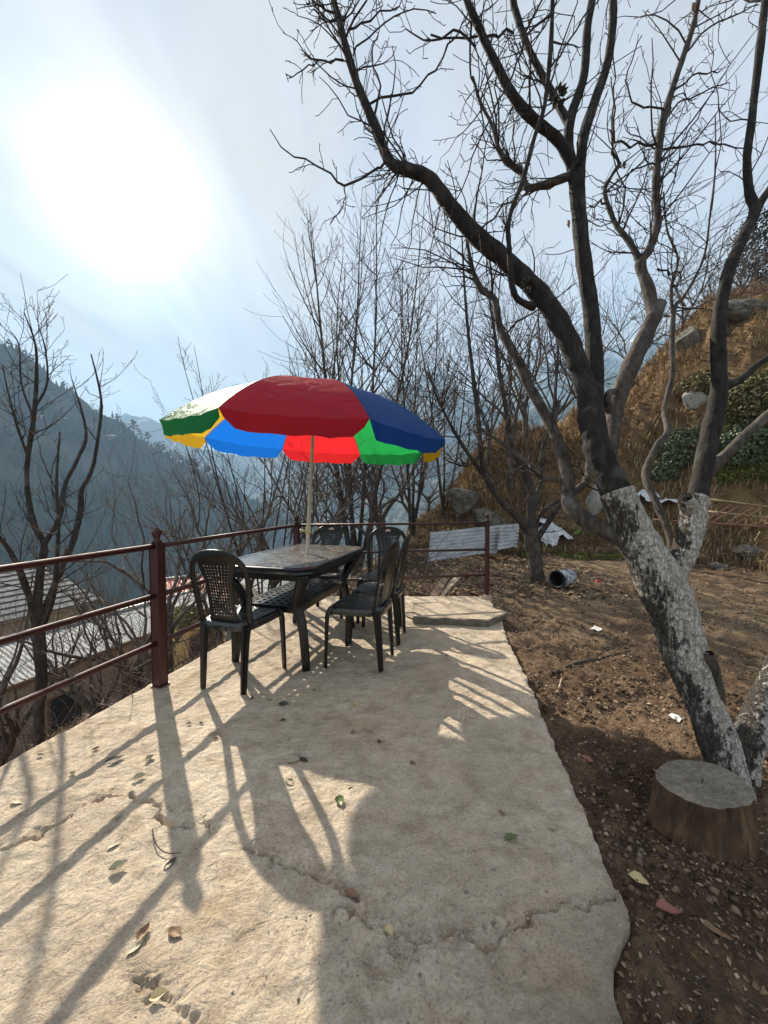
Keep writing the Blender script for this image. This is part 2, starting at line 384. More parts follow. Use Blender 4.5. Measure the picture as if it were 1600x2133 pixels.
def plastic(name, col, rough=0.35, wav=False, print_=False):
    m, nt, b = new_mat(name); v = coords(nt)
    n = noise(nt, v, 14, 5)
    nt.links.new(ramp(nt, n, [(0.3, [x * 0.8 for x in col]), (0.7, [x * 1.25 + 0.004 for x in col])]), b.inputs['Base Color'])
    nt.links.new(ramp(nt, noise(nt, v, 30, 5), [(0.3, rough * 0.85), (0.75, rough * 1.4)]), b.inputs['Roughness'])
    b.inputs['Specular IOR Level'].default_value = 0.5
    if wav: bump(nt, b, noise(nt, coords(nt, (1, 3.0, 1), rot=(0, 0, 0.6)), 16, 4, 0.5, 1.2), 0.55, 0.02)
    else: bump(nt, b, noise(nt, v, 240, 2), 0.08, 0.002)
    return m
M_PLAS = plastic('dark_brown_plastic', (0.0065, 0.0055, 0.0052), 0.30)
M_SEAT = plastic('glossy_seat_plastic', (0.008, 0.0075, 0.0075), 0.11, True); M_SEAT.node_tree.nodes['Principled BSDF'].inputs['Specular IOR Level'].default_value = 1.0
def marble():
    m, nt, b = new_mat('marble_print'); v = coords(nt)
    n = noise(nt, v, 6, 8, 0.7, 1.6); g = noise(nt, v, 30, 5)
    c = ramp(nt, n, [(0.3, (0.045, 0.04, 0.037)), (0.46, (0.11, 0.10, 0.092)), (0.52, (0.26, 0.24, 0.225)), (0.57, (0.10, 0.092, 0.086)), (0.75, (0.06, 0.055, 0.052))])
    c = mixc(nt, 0.5, c, ramp(nt, g, [(0.3, (0.7, 0.7, 0.7)), (0.7, (1.2, 1.2, 1.2))]), 'MULTIPLY')
    nt.links.new(c, b.inputs['Base Color']); nt.links.new(ramp(nt, g, [(0.3, 0.12), (0.75, 0.28)]), b.inputs['Roughness']); return m
M_MARB = marble()
def fabric(name, col, trans):
    m, nt, b = new_mat(name); nt.nodes.remove(b); out = nt.nodes['Material Output']
    v = coords(nt); n = noise(nt, v, 5, 5)
    col_ = ramp(nt, n, [(0.3, [x * 0.88 for x in col]), (0.7, [min(1, x * 1.08) for x in col])])
    p = nd(nt, 'ShaderNodeBsdfPrincipled', {'Roughness': 0.5, 'Specular IOR Level': 0.09, 'Base Color': col_})
    bn = nd(nt, 'ShaderNodeBump', {'Strength': 0.8, 'Distance': 0.035}); nt.links.new(noise(nt, coords(nt, (1, 1, 1)), 7, 5, 0.55, 0.8), bn.inputs['Height'])
    nt.links.new(bn.outputs[0], p.inputs['Normal'])
    t = nd(nt, 'ShaderNodeBsdfTranslucent', {'Color': c4(trans)})
    mx = nd(nt, 'ShaderNodeMixShader', {0: 0.42}); nt.links.new(p.outputs[0], mx.inputs[1]); nt.links.new(t.outputs[0], mx.inputs[2])
    nt.links.new(mx.outputs[0], out.inputs['Surface']); return m
FAB = {'red': fabric('red_fabric', (0.42, 0.022, 0.045), (0.92, 0.03, 0.035)),
       'green': fabric('green_fabric', (0.02, 0.17, 0.07), (0.03, 0.62, 0.13)),
       'yellow': fabric('yellow_fabric', (0.70, 0.40, 0.02), (0.90, 0.55, 0.02)),
       'blue': fabric('blue_fabric', (0.022, 0.055, 0.24), (0.01, 0.20, 0.85))}
M_POLE = simple('cream_pole_paint', [(0.3, (0.55, 0.51, 0.42)), (0.7, (0.68, 0.64, 0.55))], 20, 0.35)
M_CLAMP = simple('cream_plastic', [(0.3, (0.62, 0.52, 0.26)), (0.7, (0.72, 0.62, 0.36))], 20, 0.4)
def paint():
    m, nt, b = new_mat('maroon_paint'); v = coords(nt)
    n = noise(nt, v, 60, 6, 0.7); g = noise(nt, v, 7, 4)
    c = ramp(nt, g, [(0.3, (0.042, 0.0095, 0.0095)), (0.7, (0.075, 0.017, 0.015))])
    c = mixc(nt, ramp(nt, n, [(0.64, 0.0), (0.74, 0.7)]), c, (0.11, 0.055, 0.035))
    nt.links.new(c, b.inputs['Base Color']); nt.links.new(ramp(nt, n, [(0.3, 0.35), (0.7, 0.6)]), b.inputs['Roughness'])
    bump(nt, b, n, 0.25, 0.003); return m
M_PAINT = paint()
def galv(name, a, bcol, rough=0.45):
    m, nt, b = new_mat(name); v = coords(nt); n = noise(nt, v, 3.5, 7, 0.65); g = noise(nt, coords(nt, (1, 6, 1)), 9, 5)
    c = ramp(nt, n, [(0.3, a), (0.7, bcol)]); c = mixc(nt, ramp(nt, g, [(0.56, 0.0), (0.75, 0.6)]), c, (0.20, 0.13, 0.085))
    nt.links.new(c, b.inputs['Base Color']); b.inputs['Roughness'].default_value = rough; b.inputs['Metallic'].default_value = 0.25; return m
M_GALV = galv('weathered_galvanised_sheet', (0.30, 0.31, 0.32), (0.52, 0.53, 0.54), 0.55)
M_GALV2 = galv('roof_sheet', (0.17, 0.175, 0.185), (0.27, 0.28, 0.29), 0.75)
M_REDROOF = galv('red_roof_sheet', (0.34, 0.09, 0.075), (0.48, 0.17, 0.13), 0.55)
M_SLATE = simple('slate_roof', [(0.3, (0.07, 0.073, 0.08)), (0.7, (0.15, 0.155, 0.165))], 5, 0.85, 0.3, spec=0.15)
M_WALLW = simple('white_plaster', [(0.3, (0.55, 0.52, 0.46)), (0.7, (0.72, 0.70, 0.64))], 3, 0.9)
M_WALLY = simple('yellow_plaster', [(0.3, (0.60, 0.42, 0.16)), (0.7, (0.72, 0.53, 0.24))], 3, 0.9)
M_WALLB = simple('grey_mud_wall', [(0.3, (0.22, 0.19, 0.15)), (0.7, (0.36, 0.32, 0.26))], 3, 0.95)
M_GLASSD = simple('dark_window', [(0.3, (0.02, 0.022, 0.025)), (0.7, (0.04, 0.045, 0.05))], 3, 0.15)
M_FRAME = simple('window_wood', [(0.3, (0.12, 0.075, 0.045)), (0.7, (0.2, 0.13, 0.08))], 9, 0.7)
M_ROCK = simple('rock', [(0.28, (0.07, 0.062, 0.05)), (0.5, (0.16, 0.145, 0.12)), (0.72, (0.30, 0.275, 0.235))], 5, 0.9, 0.8, 0.05, detail=8, bscale=9)
M_ROCKL = simple('pale_rock', [(0.28, (0.25, 0.235, 0.20)), (0.72, (0.52, 0.49, 0.43))], 5, 0.9, 0.7, 0.04, detail=8, bscale=9)
M_WOODL = simple('pale_board', [(0.3, (0.36, 0.27, 0.17)), (0.7, (0.52, 0.42, 0.29))], 10, 0.8, 0.3, 0.004, stretch=(6, 6, 1))
M_WOODD = simple('dark_board', [(0.3, (0.10, 0.065, 0.042)), (0.7, (0.20, 0.135, 0.09))], 10, 0.85, 0.3, 0.004, stretch=(6, 6, 1))
M_BAMB = simple('bamboo', [(0.3, (0.22, 0.15, 0.085)), (0.7, (0.38, 0.28, 0.17))], 14, 0.6)
M_RUSTROD = simple('rusty_rod', [(0.3, (0.16, 0.075, 0.05)), (0.7, (0.28, 0.14, 0.09))], 14, 0.7)
def log_side():
    m, nt, b = new_mat('log_bark'); v = coords(nt, (1, 1, 0.25)); n = noise(nt, v, 26, 7, 0.7, 0.5); g = noise(nt, coords(nt), 5, 4)
    c = mixc(nt, 0.7, ramp(nt, n, [(0.3, (0.03, 0.016, 0.009)), (0.55, (0.13, 0.072, 0.036)), (0.75, (0.30, 0.19, 0.105))]), ramp(nt, g, [(0.3, (0.55, 0.5, 0.5)), (0.7, (1.3, 1.2, 1.1))]), 'MULTIPLY')
    nt.links.new(c, b.inputs['Base Color']); b.inputs['Roughness'].default_value = 0.8; bump(nt, b, n, 1.0, 0.015); return m
def log_top():
    m, nt, b = new_mat('log_cut_face'); v = coords(nt)
    w = nd(nt, 'ShaderNodeTexWave', {'Scale': 22.0, 'Distortion': 4.0, 'Detail': 4.0, 'Detail Scale': 2.0}, wave_type='RINGS', rings_direction='Z'); nt.links.new(v, w.inputs['Vector'])
    n = noise(nt, v, 45, 6, 0.7); g = noise(nt, v, 7, 5)
    c = mixc(nt, 0.85, ramp(nt, n, [(0.3, (0.13, 0.105, 0.08)), (0.7, (0.36, 0.31, 0.245))]), ramp(nt, g, [(0.3, (0.6, 0.6, 0.6)), (0.7, (1.2, 1.2, 1.15))]), 'MULTIPLY')
    c = mixc(nt, 0.28, c, ramp(nt, w.outputs['Fac'], [(0.2, (0.6, 0.58, 0.55)), (0.8, (1.15, 1.15, 1.15))]), 'MULTIPLY')
    nt.links.new(c, b.inputs['Base Color']); b.inputs['Roughness'].default_value = 0.9; bump(nt, b, n, 0.5, 0.006); return m
M_LOGS, M_LOGT = log_side(), log_top()
def leafm(name, a, bcol, rough=0.6, tr=0.25):
    m, nt, b = new_mat(name); v = coords(nt); n = noise(nt, v, 60, 4)
    oi = nd(nt, 'ShaderNodeObjectInfo'); nt.links.new(ramp(nt, n, [(0.3, a), (0.7, bcol)]), b.inputs['Base Color'])
    b.inputs['Roughness'].default_value = rough; return m
M_LGREEN = leafm('green_leaf', (0.07, 0.10, 0.025), (0.15, 0.19, 0.06), 0.4)
M_LPALE = leafm('pale_dry_leaf', (0.28, 0.25, 0.15), (0.46, 0.42, 0.29))
M_LBROWN = leafm('brown_leaf', (0.16, 0.085, 0.045), (0.30, 0.18, 0.10))
M_LRED = leafm('reddish_leaf', (0.22, 0.07, 0.05), (0.36, 0.15, 0.11))
M_LYEL = leafm('yellow_leaf', (0.50, 0.38, 0.18), (0.66, 0.53, 0.30))
M_LDARK = leafm('dark_leaf', (0.035, 0.032, 0.022), (0.075, 0.065, 0.042))
def litter_mat(name, stops, rough=0.8):
    m, nt, b = new_mat(name); a = nd(nt, 'ShaderNodeAttribute', attribute_name='tint')
    nt.links.new(ramp(nt, a.outputs['Fac'], stops), b.inputs['Base Color']); b.inputs['Roughness'].default_value = rough; b.inputs['Specular IOR Level'].default_value = 0.25; return m
M_LITTER = litter_mat('leaf_litter', [(0.0, (0.05, 0.03, 0.02)), (0.35, (0.13, 0.075, 0.042)), (0.7, (0.24, 0.155, 0.09)), (1.0, (0.44, 0.35, 0.24))])
M_DRYG = litter_mat('dry_grass', [(0.0, (0.15, 0.09, 0.045)), (0.5, (0.34, 0.235, 0.115)), (1.0, (0.58, 0.46, 0.27))])
M_GREENG = litter_mat('green_grass', [(0.0, (0.075, 0.095, 0.02)), (0.5, (0.17, 0.20, 0.045)), (1.0, (0.36, 0.35, 0.11))])
M_IVY = litter_mat('ivy', [(0.0, (0.04, 0.06, 0.028)), (0.6, (0.10, 0.13, 0.065)), (1.0, (0.24, 0.28, 0.18))], 0.35)
M_OLIVE = litter_mat('olive_leaves', [(0.0, (0.06, 0.045, 0.02)), (0.5, (0.12, 0.11, 0.04)), (1.0, (0.26, 0.22, 0.10))], 0.6)
M_MOSSY = simple('mossy_concrete_edge', [(0.3, (0.10, 0.09, 0.07)), (0.7, (0.24, 0.215, 0.17))], 18, 0.95, 0.8, 0.02, detail=7)
M_PEB = litter_mat('pebbles', [(0.0, (0.10, 0.08, 0.06)), (0.5, (0.22, 0.185, 0.145)), (1.0, (0.38, 0.34, 0.28))], 0.9)
M_FOREST = litter_mat('forest', [(0.0, (0.012, 0.02, 0.012)), (0.6, (0.03, 0.042, 0.022)), (1.0, (0.07, 0.075, 0.04))], 0.95)
M_PINE = simple('pine_needles', [(0.3, (0.012, 0.02, 0.012)), (0.7, (0.035, 0.05, 0.025))], 2, 0.9)
M_MOUNT = simple('wooded_mountain', [(0.3, (0.022, 0.032, 0.022)), (0.55, (0.05, 0.055, 0.036)), (0.75, (0.11, 0.095, 0.065))], 0.02, 0.95, 0.9, 6.0, detail=9, bscale=0.05)
def farm():
    m, nt, b = new_mat('far_mountain'); v = coords(nt); n = noise(nt, v, 0.012, 9, 0.65)
    s = nd(nt, 'ShaderNodeSeparateXYZ'); nt.links.new(v, s.inputs[0])
    sn = mth(nt, 'ADD', mth(nt, 'MULTIPLY', s.outputs[2], 1 / 600.0), mth(nt, 'MULTIPLY', mth(nt, 'SUBTRACT', n, 0.5), 1.6))
    c = mixc(nt, ramp(nt, sn, [(0.52, 0.0), (0.72, 0.75)]), ramp(nt, n, [(0.3, (0.03, 0.04, 0.03)), (0.7, (0.10, 0.10, 0.075))]), (0.7, 0.72, 0.75))
    nt.links.new(c, b.inputs['Base Color']); b.inputs['Roughness'].default_value = 0.95; return m
M_FAR = farm()
M_BLACK = simple('black_rubber', [(0.3, (0.012, 0.012, 0.013)), (0.7, (0.03, 0.03, 0.03))], 12, 0.5)
M_CABLE = simple('cable', [(0.3, (0.10, 0.10, 0.11)), (0.7, (0.15, 0.15, 0.16))], 3, 0.6)
M_BAG = simple('white_plastic_sheet', [(0.3, (0.55, 0.56, 0.58)), (0.7, (0.80, 0.80, 0.82))], 9, 0.35, 0.6, 0.03)
M_BAGG = simple('green_plastic', [(0.3, (0.12, 0.42, 0.06)), (0.7, (0.3, 0.62, 0.15))], 12, 0.35)
M_STICKER = simple('pink_white_sticker', [(0.42, (0.72, 0.24, 0.22)), (0.55, (0.75, 0.68, 0.64))], 26, 0.4)
M_REDCAP = simple('red_plastic', [(0.3, (0.45, 0.02, 0.03)), (0.7, (0.6, 0.04, 0.05))], 12, 0.4)
M_PAPER = simple('white_paper', [(0.3, (0.6, 0.58, 0.55)), (0.7, (0.78, 0.76, 0.74))], 30, 0.8)
def tin():
    m, nt, b = new_mat('printed_tin'); v = coords(nt); n = noise(nt, v, 11, 5, 0.6, 0.6)
    nt.links.new(ramp(nt, n, [(0.38, (0.05, 0.055, 0.065)), (0.46, (0.30, 0.32, 0.36)), (0.56, (0.62, 0.64, 0.67)), (0.7, (0.25, 0.27, 0.3))]), b.inputs['Base Color'])
    b.inputs['Roughness'].default_value = 0.35; b.inputs['Metallic'].default_value = 0.3; return m
M_TIN = tin()

# ------------------------------------------------------------------ terrain
UX, UY = 0.2697, 0.9629                         # direction of the terrace edge and of the long railing
def edge_d(x, y): return (x + 1.53) * (-UY) + (y - 2.46) * UX      # metres left of the terrace edge
TX = np.array([-0.2, 0.05, 0.12, 0.20, 0.25, 0.31, 0.44, 0.56, 0.66, 0.75, 0.81, 0.91, 1.0, 1.5, 3.0])
YB = np.array([9.5, 9.5, 9.2, 8.9, 8.6, 8.4, 8.3, 8.1, 7.8, 7.5, 7.2, 6.8, 6.4, 5.2, 3.4])
YC = np.array([13, 13, 13, 13, 13, 13.2, 14, 14.5, 15, 15.5, 16, 16, 16, 14, 10])
TY = np.array([-0.052, -0.052, -0.045, 0.03, 0.10, 0.15, 0.19, 0.23, 0.30, 0.40, 0.47, 0.51, 0.535, 0.62, 0.8])
def ground_parts(x, y):
    x = np.asarray(x, float); y = np.asarray(y, float)
    d = edge_d(x, y)
    flat = -0.045 + 0.035 * fbm(x * 1.1, y * 1.1, 3, 5) + 0.050 * fbm(x * 9, y * 9, 4, 8, 0.6) + 0.016 * np.abs(fbm(x * 26, y * 26, 2, 18))
    yy = np.maximum(y, 0.05); t = x / yy
    yb, yc, ty = np.interp(t, TX, YB), np.interp(t, TX, YC), np.interp(t, TX, TY)
    hc = np.maximum(H + ty * yc + 0.05, 0.0)
    s = np.clip((y - yb) / (yc - yb), 0, 1)
    prof = 0.55 * sstep(0.0, 0.45, s) ** 0.9 + 0.45 * s ** 1.2
    lump = fbm(x * 0.7, y * 0.7, 4, 21) * 1.0 + (0.5 - np.abs(2 * fbm(x * 1.6, y * 1.6, 3, 31))) * 0.35 + fbm(x * 4, y * 4, 3, 33) * 0.18
    hill = hc * prof + lump * sstep(0.0, 0.3, s) * np.clip(hc / 2.5, 0.1, 1)
    over = np.maximum(y - yc, 0.0)
    w = sstep(0.02, 0.09, t) * (y > 0)
    hill = np.where(over > 0, hill - 0.035 * over ** 1.25 * 3, hill)
    z = flat + w * hill
    # gentle rise between slab and bank
    z = z + 0.10 * sstep(5.0, 8.5, y) * sstep(-0.5, 1.2, -d) * fbm(x * 0.7, y * 0.7, 2, 3) * 2
    drop = sstep(-0.10, 0.28, d) * 0.5 + np.maximum(d - 0.15, 0) * 0.50 + np.maximum(d - 5, 0) * 0.18
    bumpl = fbm(x * 0.8, y * 0.8, 4, 44) * 0.4 * sstep(0.3, 2, d)
    behind = np.where((t < 0.05) | (y < 0), 1, 0)
    z = z - drop + bumpl - np.where(behind & (d < 0), np.maximum(y - 12.5, 0) * 0.35, 0)
    z = np.maximum(z, -95 + 6 * fbm(x * 0.02, y * 0.02, 3, 2))
    return z, s * w, d
def hit(px, py, d0=2.5, d1=45.0):
    d = ray(px, py); t = np.linspace(d0, d1, 1700) / d.y
    X, Y, Z = d.x * t, d.y * t, H + d.z * t; g = ground_parts(X, Y)[0]; k = np.nonzero(Z < g)[0]
    i = k[0] if len(k) else int(np.argmin(Z - g)); return Vector((X[i], Y[i], float(g[i])))
def ground_z(x, y): return float(ground_parts(np.array([x]), np.array([y]))[0][0])

def build_ground():
    az = np.concatenate([np.linspace(-180, -75, 36)[:-1], np.linspace(-75, 75, 520), np.linspace(75, 180, 36)[1:]])
    rad = np.concatenate([[0.02], np.geomspace(0.25, 18, 380), np.geomspace(18.5, 6000, 90)])
    A, R = np.meshgrid(np.radians(az), rad, indexing='ij')
    X, Y = R * np.sin(A), R * np.cos(A)
    Z, s, d = ground_parts(X, Y)
    # keep the soil under the concrete pad
    xl, xr = slab_x(Y)
    under = sstep(-0.02, 0.05, np.minimum(X - xl, xr - X)) * sstep(-0.02, 0.05, 4.66 - Y) * sstep(-0.02, 0.05, Y + 1.4)
    Z = Z * (1 - under) + (-0.10) * under
    V = np.stack([X, Y, Z], -1).reshape(-1, 3)
    n, m = X.shape
    i, j = np.meshgrid(np.arange(n - 1), np.arange(m - 1), indexing='ij')
    Fq = np.stack([i * m + j, i * m + j + 1, (i + 1) * m + j + 1, (i + 1) * m + j], -1).reshape(-1, 4)[:, ::-1]
    me = mesh_np('ground', V, Fq)
    tanw = sstep(2.2, 3.6, Y) * sstep(0.9, 2.0, X) * (1 - sstep(0.0, 0.12, s)) * np.clip(0.75 + 1.6 * fbm(X * 0.8, Y * 0.8, 4, 77), 0, 1)
    gold = np.clip(sstep(0.0, 0.06, s) + sstep(0.3, 1.5, d) * 0.35, 0, 1)
    farw = sstep(16, 45, R)
    C = np.stack([tanw, gold, farw, np.ones_like(X)], -1).reshape(-1, 4).astype(np.float32)
    ca = me.attributes.new('cover', 'FLOAT_COLOR', 'POINT'); ca.data.foreach_set('color', C.ravel())
    o = link('ground', me, M_SOIL); tag(o, kind='structure')

# concrete pad outline: left and right edge as functions of y
SLX = [(-1.5, -2.64), (1.746, -1.735), (2.46, -1.53), (4.66, -0.914)]
SRX = [(-1.5, 0.50), (0.80, 0.545), (0.90, 0.56), (0.98, 0.615), (1.05, 0.70), (1.094, 0.728), (1.369, 0.768), (1.763, 0.834), (2.41, 0.932), (3.31, 1.07), (3.68, 1.146), (4.1, 1.20), (4.66, 1.26)]
def slab_x(Y):
    a = np.array(SLX); b = np.array(SRX)
    return np.interp(Y, a[:, 0], a[:, 1]), np.interp(Y, b[:, 0], b[:, 1])
CRACKS = []
def build_slab():
    ys = np.concatenate([np.linspace(-1.4, 0.7, 40)[:-1], np.linspace(0.7, 2.6, 480)[:-1], np.linspace(2.6, 4.66, 150)])
    us = np.linspace(0, 1, 460)
    Y, U = np.meshgrid(ys, us, indexing='ij')
    xl, xr = slab_x(Y)
    xr = xr + 0.013 * fbm(Y * 7, Y * 0, 5, 3, 0.75) + 0.012 * fbm(Y * 2, Y * 0 + 4, 2, 13)
    xl = xl + 0.012 * fbm(Y * 8, Y * 0 + 2, 3, 5)
    X = xl + (xr - xl) * U
    Yf = Y + (0.03 * fbm(X * 5, X * 0, 3, 9)) * sstep(4.3, 4.66, Y)
    # trowelled flow ripples lie along the slope direction, plus dents
    a, b_ = X * 0.94 + Yf * 0.34, -X * 0.34 + Yf * 0.94
    Z = 0.010 * fbm(X * 1.3, Yf * 1.3, 3, 61) + 0.0065 * fbm(a * 7 + 0.8 * fbm(X * 5, Yf * 5, 2, 66), b_ * 12 + 0.9 * fbm(X * 4, Yf * 4, 2, 67), 4, 62) + 0.0060 * fbm(X * 28, Yf * 28, 3, 63)
    # ridged trowel marks
    rg = 1 - np.abs(2 * vnoise(a * 3.2 + 1.5 * fbm(X * 2, Yf * 2, 2, 5), b_ * 9, 64)) 
    Z += 0.006 * np.clip(rg - 0.55, 0, 1) * np.clip(0.5 + 1.5 * fbm(X, Yf, 2, 65), 0, 1)
    rs = np.random.RandomState(4)
    def crack(pts, w, depth, chip):
        P = [on(px, py, 0) for px, py in pts]
        P = catmull([(p.x, p.y) for p in P], 6); P = np.array(P)
        P += np.stack([fbm(np.arange(len(P)) * 0.7, np.full(len(P), w * 900), 3, 7) * 0.035, fbm(np.arange(len(P)) * 0.7, np.full(len(P), 3 + w * 900), 3, 8) * 0.035], -1)
        dmin = np.full(X.shape, 9.0); side = np.zeros(X.shape)
        for q in range(len(P) - 1):
            ax, ay = P[q]; bx, by = P[q + 1]; L2 = (bx - ax) ** 2 + (by - ay) ** 2 + 1e-9
            t = np.clip(((X - ax) * (bx - ax) + (Yf - ay) * (by - ay)) / L2, 0, 1)
            dd = np.hypot(X - ax - t * (bx - ax), Yf - ay - t * (by - ay)); cr = ((bx - ax) * (Yf - ay) - (by - ay) * (X - ax))
            m_ = dd < dmin; dmin = np.where(m_, dd, dmin); side = np.where(m_, np.sign(cr), side)
        jag = fbm(X * 34, Yf * 34, 3, 29, 0.65); dmin = np.maximum(dmin + 0.014 * jag, 0)
        return -depth * np.clip(1 - dmin / w, 0, 1) ** 0.7 - chip * np.clip(1 - dmin / (w * 8), 0, 1) * (side > 0) * (fbm(X * 22, Yf * 22, 3, 17) > 0.02)
    Z += crack([(0, 1770), (60, 1752), (120, 1718), (190, 1672), (250, 1655), (310, 1668), (345, 1710), (395, 1722), (440, 1712)], 0.0075, 0.030, 0.014)
    Z += crack([(500, 1760), (545, 1785), (590, 1800), (640, 1820), (700, 1845), (740, 1860)], 0.008, 0.022, 0.012)
    Z += crack([(700, 1880), (740, 1905), (800, 1930), (860, 1945), (905, 1945), (960, 1930), (1010, 1965), (1080, 1925), (1170, 1890), (1290, 1872)], 0.006, 0.016, 0.012)
    Z += crack([(280, 2030), (300, 2060), (340, 2075), (380, 2110), (390, 2133)], 0.008, 0.012, 0.005)
    # loose broken area at the near end
    brk = np.clip(1.25 - np.hypot((X - 0.12) / 0.34, (Yf - 1.0) / 0.16), 0, 1)
    Z += brk * (0.028 * fbm(X * 24, Yf * 24, 4, 71) - 0.008)
    # crumbling right rim
    er = np.clip(1 - (xr - X) / 0.045, 0, 1); Z -= er ** 3 * (0.004 + 0.06 * np.clip(fbm(X * 18, Yf * 18, 3, 19), 0, 1))
    el = np.clip(1 - (X - xl) / 0.03, 0, 1); Z -= el ** 2 * 0.008
    n, m = X.shape
    top = np.stack([X, Yf, Z], -1)
    i, j = np.meshgrid(np.arange(n - 1), np.arange(m - 1), indexing='ij')
    Fq = [np.stack([i * m + j, i * m + j + 1, (i + 1) * m + j + 1, (i + 1) * m + j], -1).reshape(-1, 4)]
    V = [top.reshape(-1, 3)]; base = n * m
    for idx, flip in ((np.arange(n) * m, False), (np.arange(n) * m + m - 1, True), (np.arange(m), True), ((n - 1) * m + np.arange(m), False)):
        low = V[0][idx].copy(); low[:, 2] = -0.22; k = len(idx)
        low[:, :2] += 0.012 * np.stack([fbm(np.arange(k) * 0.31, np.zeros(k), 3, 2), np.zeros(k)], -1)
        V.append(low); lo_ = base + np.arange(k)
        q = np.stack([idx[:-1], idx[1:], lo_[1:], lo_[:-1]], -1); Fq.append(q[:, ::-1] if flip else q); base += k
    me = mesh_np('patio_slab', np.concatenate(V), Fq)
    o = link('patio_slab', me, M_CONC); tag(o, kind='structure')
build_ground(); build_slab()

# ------------------------------------------------------------------ mountains
def mountain(name, ridge, base_y, base_z, mat, seed, rough, ns=220, nt_=90, down=None):
    """ridge: list of (px, py, depth); surface runs from the ridge down towards the viewer and away behind"""
    R = np.array([tuple(at(*r)) for r in ridge]); t = np.linspace(0, 1, len(R)); u = np.linspace(0, 1, ns)
    RX = np.stack([np.interp(u, t, R[:, k]) for k in range(3)], -1)
    L = np.abs(R[-1, 0] - R[0, 0]) + np.abs(R[-1, 1] - R[0, 1])
    RX[:, 2] += rough * 0.16 * fbm(u * L / rough * 0.9, u * 0, 5, seed)
    v = np.concatenate([np.linspace(-0.35, 0, 14)[:-1], np.linspace(0, 1, nt_)])
    U, Vv = np.meshgrid(np.arange(ns), v, indexing='ij')
    top = RX[U]
    dirx, diry = down
    drop_h = top[..., 2] - base_z
    run = drop_h * 1.25
    X = top[..., 0] + dirx * run * Vv; Yy = top[..., 1] + diry * run * Vv
    Z = top[..., 2] - drop_h * np.abs(Vv) ** 0.92
    amp = np.clip(np.abs(Vv) * 6, 0, 1)
    gul = 1 - 2 * np.abs(fbm(X / rough * 1.3, Yy / rough * 0.5, 4, seed + 3))
    Z += amp * (gul - 0.6) * rough * 0.16 + amp * fbm(X / rough * 5, Yy / rough * 5, 4, seed + 9) * rough * 0.12
    n, m = X.shape
    i, j = np.meshgrid(np.arange(n - 1), np.arange(m - 1), indexing='ij')
    Fq = np.stack([i * m + j, i * m + j + 1, (i + 1) * m + j + 1, (i + 1) * m + j], -1).reshape(-1, 4)
    P = np.stack([X, Yy, Z], -1)
    o = link(name, mesh_np(name, P.reshape(-1, 3), Fq), mat); tag(o, kind='structure')
    return P
LEFT_RIDGE = [(-900, 330, 300), (-400, 480, 320), (-150, 600, 335), (0, 712, 350), (60, 755, 360), (130, 806, 370), (200, 862, 385), (250, 884, 395), (320, 930, 420), (400, 972, 450), (460, 1003, 480), (520, 1040, 510), (640, 1090, 560), (760, 1130, 620)]
PL = mountain('mountain', LEFT_RIDGE, 0, -100, M_MOUNT, 11, 60, 300, 110, (0.80, -0.60))
mountain('mountain', [(120, 950, 1500), (200, 905, 1450), (262, 862, 1400), (300, 858, 1380), (345, 880, 1380), (420, 930, 1380), (520, 960, 1350), (640, 900, 1300), (720, 870, 1280), (790, 815, 1250), (830, 800, 1240), (872, 783, 1230), (930, 780, 1220), (955, 802, 1200), (1000, 828, 1180), (1040, 790, 1150), (1100, 765, 1120), (1160, 740, 1100), (1240, 722, 1080), (1330, 700, 1050), (1450, 690, 1000), (1800, 640, 950), (2400, 600, 900)], 0, -100, M_FAR, 23, 190, 340, 90, (0.1, -0.99))
mountain('mountain', [(-1500, 800, 1700), (-300, 905, 1700), (100, 925, 1650), (250, 900, 1650), (430, 935, 1600), (600, 960, 1600), (760, 930, 1550), (900, 915, 1500), (1100, 900, 1400)], 0, -100, M_FAR, 31, 160, 160, 50, (0.1, -0.99))
mountain('mountain', [(560, 1050, 800), (640, 1015, 760), (760, 985, 720), (840, 960, 700), (900, 930, 690), (960, 915, 680), (1040, 880, 660), (1140, 850, 640), (1300, 800, 600), (1600, 740, 560), (2200, 700, 500)], 0, -100, M_MOUNT, 43, 110, 200, 70, (-0.25, -0.97))

# ------------------------------------------------------------------ haze
HZ = 470.0
hb = MB().box((0, 1500, (HZ - 102) / 2), (3200, 2300, (HZ + 102) / 2))
hm = bpy.data.materials.new('haze'); hm.use_nodes = True; hnt = hm.node_tree; hnt.nodes.remove(hnt.nodes['Principled BSDF'])
pv = hnt.nodes.new('ShaderNodeVolumePrincipled'); pv.inputs['Color'].default_value = (0.44, 0.69, 1.0, 1); pv.inputs['Density'].default_value = 0.00062
pv.inputs['Anisotropy'].default_value = 0.1; pv.inputs['Density Attribute'].default_value = ''
hnt.links.new(pv.outputs[0], hnt.nodes['Material Output'].inputs['Volume'])
ho = hb.build('haze', hm); tag(ho, 'pale blue morning haze filling the valley', 'haze', kind='stuff')

